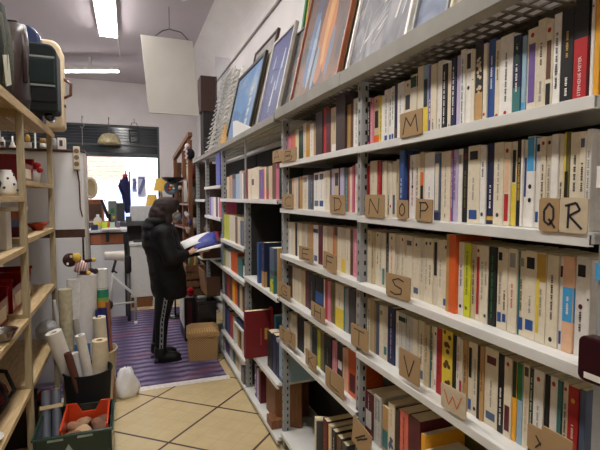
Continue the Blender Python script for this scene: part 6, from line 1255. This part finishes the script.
t = thing('black_crate', 'black plastic crate under the open carton behind the basket', 'crate', (0.79, 4.88, 0.0)); mb = MB(); mb.box(-0.13, 0.06, -0.17, 0.17, 0, 0.5, (20, 20, 22)); mb.build('body', M_GLOSS, t, bevel=0.006); mb = MB(); mb.box(-0.135, 0.065, -0.175, 0.175, 0.5, 0.53, (30, 30, 32)); mb.build('rim', M_GLOSS, t, bevel=0.006)
o = bx(-0.05, 0.05, -0.03, 0.03, 0, 0.03, 'grey').build('grey_gadget', M_GLOSS, bevel=0.008); o.location = (0.72, 4.85, 0.5305); tag(o, 'grey gadget lying on the black crate behind the basket', 'gadget')
t = lump('red_pouch', 'red cloth pouch beside the wooden crate behind the woman', 'pouch', 188, 280, 5.1, 0.05, (168, 26, 40)); t.location = (0.535, 5.0, 0.56)
t.location = (0.62, 5.05, 0.565)
# dark blue ledge behind the album
o = bx(0, 0.25, -0.17, 0.17, 0, 0.02).build('small_ledge', M_STEEL, bevel=0.002); o.location = (0.885, 3.86, 0.46); tag(o, 'small white ledge left of the red album with a blue book on it', 'shelf')
for yy in (3.70, 4.02): bx(0.0, 0.25, yy - 3.86 - 0.006, yy - 3.86 + 0.006, -0.184, 0).build('ledge_side', M_STEEL, o)
lying((0.90, 3.86, 0.4812), 0.045, 0.28, 0.22, 'blue', 'T.3-.7skyblue', 'bright blue book lying on the small ledge left of the album', group='books around the small ledge')
for k, (yy, c, lab) in enumerate(((3.78, 'amber', 'amber picture book under the small ledge'), (3.85, 'brown', 'brown book under the small ledge, second from the album'), (3.92, 'tan', 'tan book under the small ledge, third from the album'))): single(False, (0.9, yy, 0.2755), 0.055, 0.165, 0.18, c, '', lab, 'books around the small ledge')

# maroon holder at the right edge
a = onX(578.5, 334, 0.84); b = onX(578.5, 379, 0.84)
t = thing('maroon_holder', 'dark maroon rounded plastic holder at the right edge in front of the white books', 'holder', (0.84, a.y - 0.05, b.z)); h = a.z - b.z
mb = MB(); poly = [(-0.05 + 0.012 * (1 - math.cos(q)) , h - 0.012 * (1 - math.sin(q))) for q in [PI / 2 * k / 5 for k in range(6)]]
r = 0.014; pl = []
for cy, cz_, a0 in ((0.05 - r, h - r, 0), (-0.05 + r, h - r, 90), (-0.05 + r, r, 180), (0.05 - r, r, 270)):
    for k in range(6): q = math.radians(a0 + 18 * k); pl.append((cy + r * math.cos(q), cz_ + r * math.sin(q)))
mb.prism(pl, 'x', 0, 0.03, (52, 18, 26)); mb.build('shell', M_GLOSS, t, bevel=0.003)
mb = MB(); mb.box(-0.0012, 0.0, -0.05 + 0.006, 0.035, 0.008, 0.02, 'white'); mb.build('white_edge', M_GLOSS, t)
bx(0.03, 0.062, -0.052, -0.02, h * 0.35, h * 0.65).build('hook', M_BLACK, t)
p = onX(598, 272, 0.895); t = thing('blue_tag', 'small blue and white tag stuck to the post at the right edge', 'tag', (0.896, p.y - 0.006, p.z)); bx(-0.001, 0.003, -0.012, 0.012, -0.018, 0.018, 'skyblue').build('tag_face', M_PAINT, t, bevel=0.001)
p = onX(599, 177, 0.895); t = thing('white_tag', 'small white label stuck on the post at the right edge', 'label', (0.897, p.y - 0.004, p.z)); bx(-0.001, 0.002, -0.01, 0.01, -0.022, 0.022, 'white').build('label_face', M_PAINT, t)

# ================================================================== THE WOMAN READING
Yp = 4.60
pr_ = thing('person', 'person in a black hooded puffer jacket reading an open magazine', 'person', (0.31, Yp, 0.0075))
OX, OY, OZ = pr_.location
def pp(x, y, dy=0.0): p = at(x, y, Yp); return Vector((p.x - OX, dy, p.z - OZ))
def tubes(mb, pts, rs, c='white', seg=14): mb.tube(pts, rs, c, seg=seg); [mb.ball(p, r, c, seg=12, rings=8) for p, r in zip(pts, rs)]
SK = (206, 160, 138)
# body: one continuous surface
mb = MB()
hd = pp(169, 212, 0)
mb.ball((hd.x, 0, hd.z), (0.088, 0.072, 0.108), SK); mb.ball((hd.x + 0.035, 0, hd.z - 0.055), (0.055, 0.055, 0.055), SK); mb.tube([(hd.x + 0.082, 0, hd.z + 0.0), (hd.x + 0.105, 0, hd.z - 0.03), (hd.x + 0.085, 0, hd.z - 0.038)], [0.008, 0.013, 0.008], SK)
neck = pp(163, 226, 0); chest = pp(164, 244, 0); waist = pp(166, 270, 0); hip = pp(165, 289, 0)
tubes(mb, [hd + Vector((-0.02, 0, -0.06)), neck, neck + Vector((-0.01, 0, -0.06))], [0.05, 0.052, 0.06], SK)
mb.ball((chest.x, 0, chest.z), (0.12, 0.17, 0.18), SK); mb.ball((waist.x, 0, waist.z), (0.11, 0.15, 0.18), SK); mb.ball((hip.x, 0, hip.z), (0.115, 0.16, 0.13), SK)
legs = {}
for s, dx, fx_ in ((-1, 0.0, 160.5), (1, 0.035, 158)):
    L_ = [hip + Vector((0, 0.075 * s, -0.03)), pp(161 + dx * 20, 318, 0.085 * s), pp(fx_ - 0.3, 346, 0.085 * s), Vector((pp(fx_, 353, 0).x, 0.085 * s, 0.06))]; legs[s] = L_
    tubes(mb, L_, [0.082, 0.055, 0.042, 0.036], SK); f_ = L_[3]; mb.tube([f_ + Vector((-0.03, 0, -0.02)), f_ + Vector((0.11, 0, -0.035))], [0.035, 0.028], SK)
hands = {}
handR, handL = pp(190, 249.5, -0.17), pp(206, 252, 0.10)
sh = pp(162, 232, 0)
arms = {}
for s, hnd, elb in ((-1, handR, pp(169, 257, -0.235)), (1, handL, pp(172, 256, 0.22))):
    shp = sh + Vector((0.0, 0.165 * s, -0.01)); arms[s] = (shp, elb, hnd)
    tubes(mb, [shp, elb, hnd + (elb - hnd).normalized() * 0.055], [0.055, 0.042, 0.028], SK)
    d = (hnd - elb).normalized(); side = Vector((0, -s, 0)); palm = hnd - d * 0.03
    mb.ball(tuple(palm), (0.042, 0.036, 0.022), SK)
    for k, (off, ln) in enumerate(((-0.027, 0.060), (-0.009, 0.07), (0.009, 0.066), (0.026, 0.05))):
        b0_ = palm + d * 0.03 + Vector((0, off, 0)); b1 = b0_ + d * ln * 0.5 + Vector((0, 0, -0.004)); b2 = b1 + d * ln * 0.4 + Vector((0, 0, 0.012)); mb.tube([b0_ - d * 0.02, b0_, b1, b2], [0.0095, 0.0095, 0.0085, 0.007], SK, seg=8)
    b0_ = palm + side * -0.03 * -1 + Vector((0, 0, 0.01)); mb.tube([palm, palm + side * 0.034 + Vector((0.005, 0, 0.012)), palm + side * 0.038 + d * 0.032 + Vector((0, 0, 0.022)), palm + side * 0.03 + d * 0.055 + Vector((0, 0, 0.024))], [0.014, 0.011, 0.0095, 0.0075], SK, seg=8)
body = mb.build('body', mat('skin', SK, rough=0.5, noise=0.05), pr_, smooth=True); smoothobj(body, 0.0075, 2)
# leggings
mb = MB()
for s in (-1, 1):
    L_ = legs[s]; tubes(mb, [L_[0] + Vector((0, 0, 0.06)), L_[0], L_[1], L_[2] + Vector((0, 0, 0.0))], [0.1, 0.097, 0.068, 0.052], (15, 15, 17))
mb.ball((hip.x, 0, hip.z + 0.02), (0.135, 0.17, 0.13), (15, 15, 17))
lg = mb.build('leggings', mat('black_legging', (12, 12, 14), rough=0.8, spec=0.3, noise=0.15), pr_, smooth=True); smoothobj(lg, 0.011, 4)
mb = MB(); L_ = legs[-1]
def stripe_pt(f, w):
    a_, b_ = (L_[0], L_[1]) if f < 0.55 else (L_[1], L_[2]); g = f / 0.55 if f < 0.55 else (f - 0.55) / 0.45
    p = a_.lerp(b_, g); r = (0.097 + (0.068 - 0.097) * g) if f < 0.55 else (0.068 + (0.052 - 0.068) * g); return p + Vector((w, -(r * 1.0) + 0.003, 0))
fs = [k / 16 for k in range(17)]; vs = []
for f in fs: vs += [tuple(stripe_pt(f, -0.017)), tuple(stripe_pt(f, 0.017))]
mb.add(vs, [(2 * i, 2 * i + 1, 2 * i + 3, 2 * i + 2) for i in range(16)], (128, 132, 134))
sp_ = mb.build('side_stripe', M_CLOTH, lg, fix=False); sp_.modifiers.new('th', 'SOLIDIFY').thickness = 0.005; sp_['label'] = 'grey side stripe'
mb = MB()
for i in range(11): p = stripe_pt(0.06 + 0.088 * i, 0); mb.box(p.x - 0.007, p.x + 0.007, p.y - 0.0065, p.y - 0.0035, p.z - 0.016, p.z + 0.016, (20, 20, 22))
mb.build('stripe_blocks', M_CLOTH, lg)
# boots
for s in (-1, 1):
    f_ = legs[s][3]; mb = MB(); x0 = f_.x
    mb.tube([(x0, f_.y, 0.155), (x0 - 0.004, f_.y, 0.10), (x0 - 0.006, f_.y, 0.05)], [0.06, 0.062, 0.062], (18, 17, 17), seg=16)
    mb.tube([(x0 - 0.035, f_.y, 0.045), (x0 + 0.05, f_.y, 0.048), (x0 + 0.14, f_.y, 0.038), (x0 + 0.185, f_.y, 0.032)], [0.05, 0.056, 0.05, 0.034], (18, 17, 17), seg=16, flat=1.0)
    o = mb.build('boot', mat('black_boot', (20, 19, 19), rough=0.35), pr_, smooth=True); smoothobj(o, 0.009, 3)
    m2 = MB(); ol = [(x0 - 0.068, -0.03), (x0 + 0.03, -0.045), (x0 + 0.14, -0.044), (x0 + 0.195, -0.02), (x0 + 0.195, 0.02), (x0 + 0.14, 0.044), (x0 + 0.03, 0.045), (x0 - 0.068, 0.03)]
    m2.prism([(a_, b_ + f_.y) for a_, b_ in ol], 'z', 0.0, 0.02, 'black'); m2.build('sole', M_BLACK, o, bevel=0.004)
# jacket
JC = (17, 17, 20); mb = MB(); K = 28
# trunk of the jacket: back x, front x, image height, half width
secs = [(154, 170, 221, 0.09), (147, 175, 227, 0.16), (142, 178, 234, 0.20), (142, 180, 245, 0.215), (146, 182, 256, 0.215), (148, 184, 268, 0.215), (149.5, 186, 280, 0.215), (151, 187, 288, 0.21), (153, 186.5, 295, 0.195), (154.5, 185.5, 298, 0.18)]
vs = []
for xa, xb, y, ry in secs:
    a_, b_ = pp(xa, y), pp(xb, y); cx_ = (a_.x + b_.x) / 2; rx = (b_.x - a_.x) / 2
    for k in range(K): q = 2 * PI * k / K; vs.append((cx_ + rx * math.cos(q), ry * math.sin(q), a_.z))
mb.add(vs, [(i_ * K + k, i_ * K + (k + 1) % K, (i_ + 1) * K + (k + 1) % K, (i_ + 1) * K + k) for i_ in range(len(secs) - 1) for k in range(K)] + [tuple(range(K)), tuple((len(secs) - 1) * K + k for k in range(K))], JC)
for s in (-1, 1):
    a_, b_, c_ = arms[s]; w = c_ + (b_ - c_).normalized() * 0.075
    mb.tube([a_, a_.lerp(b_, 0.5), b_], [0.092, 0.086, 0.078], JC, seg=16); mb.tube([b_, b_.lerp(w, 0.5), w], [0.078, 0.068, 0.054], JC, seg=16); mb.ball(tuple(a_), 0.094, JC); mb.ball(tuple(b_), 0.079, JC)
jk = mb.build('jacket', mat('black_puffer', (13, 13, 15), rough=0.7, spec=0.3, noise=0.15, scale=14), pr_, smooth=True); smoothobj(jk, 0.013, 6)
tx = bpy.data.textures.new('quilting', 'CLOUDS'); tx.noise_scale = 0.11; d_ = jk.modifiers.new('quilt', 'DISPLACE'); d_.texture = tx; d_.strength = 0.03; d_.mid_level = 0.5
mb = MB()
for (x, y, dy, r) in ((155, 221, 0, (0.10, 0.13, 0.05)), (150, 227, 0, (0.085, 0.14, 0.06)), (149.5, 236, 0, (0.075, 0.16, 0.09)), (157, 221, -0.085, (0.085, 0.05, 0.045)), (157, 221, 0.085, (0.085, 0.05, 0.045)), (166, 226, -0.07, (0.06, 0.045, 0.035)), (166, 226, 0.07, (0.06, 0.045, 0.035))):
    q = pp(x, y, dy); mb.ball(tuple(q), r, JC)
hood = mb.build('hood', MATS['black_puffer'], jk, smooth=True); smoothobj(hood, 0.012, 8)
for s in (-1, 1):
    a_, b_, c_ = arms[s]; d = (c_ - b_).normalized(); w = c_ - d * 0.085; mb = MB(); mb.tube([w, w + d * 0.035], [0.05, 0.045], JC); mb.build('cuff', MATS['black_puffer'], jk, smooth=True)
# hair, ear, mask, eyes
HC = (40, 24, 22); mb = MB()
for (x, y, dy, r) in ((165, 207.5, 0, (0.125, 0.115, 0.105)), (160, 214, 0, (0.105, 0.115, 0.115)), (156, 217, 0, (0.075, 0.10, 0.09)), (170, 203.5, 0, (0.095, 0.085, 0.065)), (167, 218, -0.075, (0.05, 0.03, 0.09)), (167, 218, 0.075, (0.05, 0.03, 0.09)), (175.5, 205, 0, (0.04, 0.065, 0.035))):
    q = pp(x, y, dy); mb.ball(tuple(q), r, HC)
hr = mb.build('hair', mat('dark_brown_hair', HC, rough=0.75, noise=0.35, scale=40, bump=0.6, stretch=(1, 1, 0.3)), pr_, smooth=True); smoothobj(hr, 0.010, 3)
tx = bpy.data.textures.new('hairwaves', 'CLOUDS'); tx.noise_scale = 0.03; d_ = hr.modifiers.new('waves', 'DISPLACE'); d_.texture = tx; d_.strength = 0.014; d_.mid_level = 0.5
mb = MB(); mb.ball((hd.x + 0.052, 0, hd.z - 0.045), (0.062, 0.064, 0.05), (120, 128, 136)); ms = mb.build('face_mask', mat('grey_mask', (124, 132, 140), rough=0.85), pr_, smooth=True)
mb = MB(); mb.tube([(hd.x + 0.04, -0.066, hd.z - 0.03), (hd.x + 0.0, -0.078, hd.z - 0.005)], 0.003, 'white', seg=6); mb.build('ear_loop', M_CLOTH, ms)
for s in (-1, 1):
    mb = MB(); mb.ball((hd.x + 0.078, 0.03 * s, hd.z + 0.008), (0.012, 0.014, 0.009), 'white', seg=10, rings=8); e_ = mb.build('eye', M_GLOSS, pr_, smooth=True); mb = MB(); mb.ball((hd.x + 0.0875, 0.03 * s, hd.z + 0.005), (0.004, 0.007, 0.007), 'darkbrown', seg=8, rings=6); mb.build('iris', M_GLOSS, e_, smooth=True)
    mb = MB(); mb.ball((hd.x - 0.0, 0.076 * s, hd.z - 0.012), (0.016, 0.008, 0.028), SK, seg=10, rings=8); mb.build('ear', MATS['skin'], pr_, smooth=True)
# magazine held open
mg = thing('open_magazine', 'open magazine with a blue and orange page, held by the reading woman', 'magazine', (0, 0, 0))
pA, pB, pC = at(181, 247, Yp - 0.12), at(200, 232.5, Yp + 0.10), at(222, 240, Yp)
sp0 = Vector((pp(190, 251).x + OX + 0.0, Yp - 0.16, at(190, 246, Yp - 0.16).z)); 
def page(name, pts_near, pts_far, m, c, th=0.006, n=10):
    vs = []; k_ = len(pts_near)
    for P in (pts_near, pts_far): vs += [tuple(p) for p in P]
    mb = MB(); mb.add(vs, [(i, i + 1, k_ + i + 1, k_ + i) for i in range(k_ - 1)], c); o = mb.build(name, m, mg, smooth=True); so = o.modifiers.new('th', 'SOLIDIFY'); so.thickness = th; so.offset = 0; return o
# spine of the magazine runs away from the reader (+x); pages open to near (-y) and far (+y)
def P3(x, y, Y): return at(x, y, Y)
far_l = [P3(180 + 3 * k, 241.5 - 1.15 * k, Yp + 0.16) for k in range(7)]
near0, near1 = [], []
def curve(P, Q, bow, Y, n=9): return [P3(P[0] + (Q[0] - P[0]) * k / (n - 1), P[1] + (Q[1] - P[1]) * k / (n - 1) - bow * math.sin(PI * k / (n - 1)), Y) for k in range(n)]
page('white_page', curve((184.5, 249), (207, 240.5), 0.5, Yp + 0.03), curve((180.5, 242.5), (209, 231.8), 1.0, Yp + 0.24), M_MATTE, (236, 234, 234))
page('picture_page', curve((192, 250.5), (218, 244), 0.8, Yp - 0.035), curve((199, 239.5), (214, 231.8), 1.8, Yp + 0.11), artmat('magazine_print', [(0.36, (56, 70, 150)), (0.46, (46, 62, 160)), (0.53, (66, 80, 170)), (0.57, (196, 120, 62)), (0.7, (150, 84, 50))], 7, 0.8), 'blue')
page('lower_page', curve((193, 253), (220.5, 247), 0.3, Yp - 0.13), curve((195, 251), (221.5, 244), 0.6, Yp - 0.04), M_MATTE, (228, 224, 222))

EXPOSURE = 0.5
# ------------------------------------------------------------------ camera and view
cam_ = bpy.data.cameras.new('camera'); cam = bpy.data.objects.new('camera', cam_); C.objects.link(cam)
cam.location = EYE; cam.rotation_euler = (PI / 2 - TILT, 0, -YAW)
cam_.sensor_width = 36; cam_.sensor_fit = 'HORIZONTAL'; cam_.lens = 36 * F / 600; cam_.clip_start = 0.02
S.camera = cam
S.view_settings.view_transform = 'Standard'; S.view_settings.look = 'None'; S.view_settings.gamma = 1; S.view_settings.use_curve_mapping = False
S.view_settings.exposure = EXPOSURE
S.cycles.use_denoising = True; S.cycles.max_bounces = 8; S.cycles.diffuse_bounces = 4; S.cycles.caustics_reflective = False; S.cycles.caustics_refractive = False; S.cycles.sample_clamp_indirect = 6
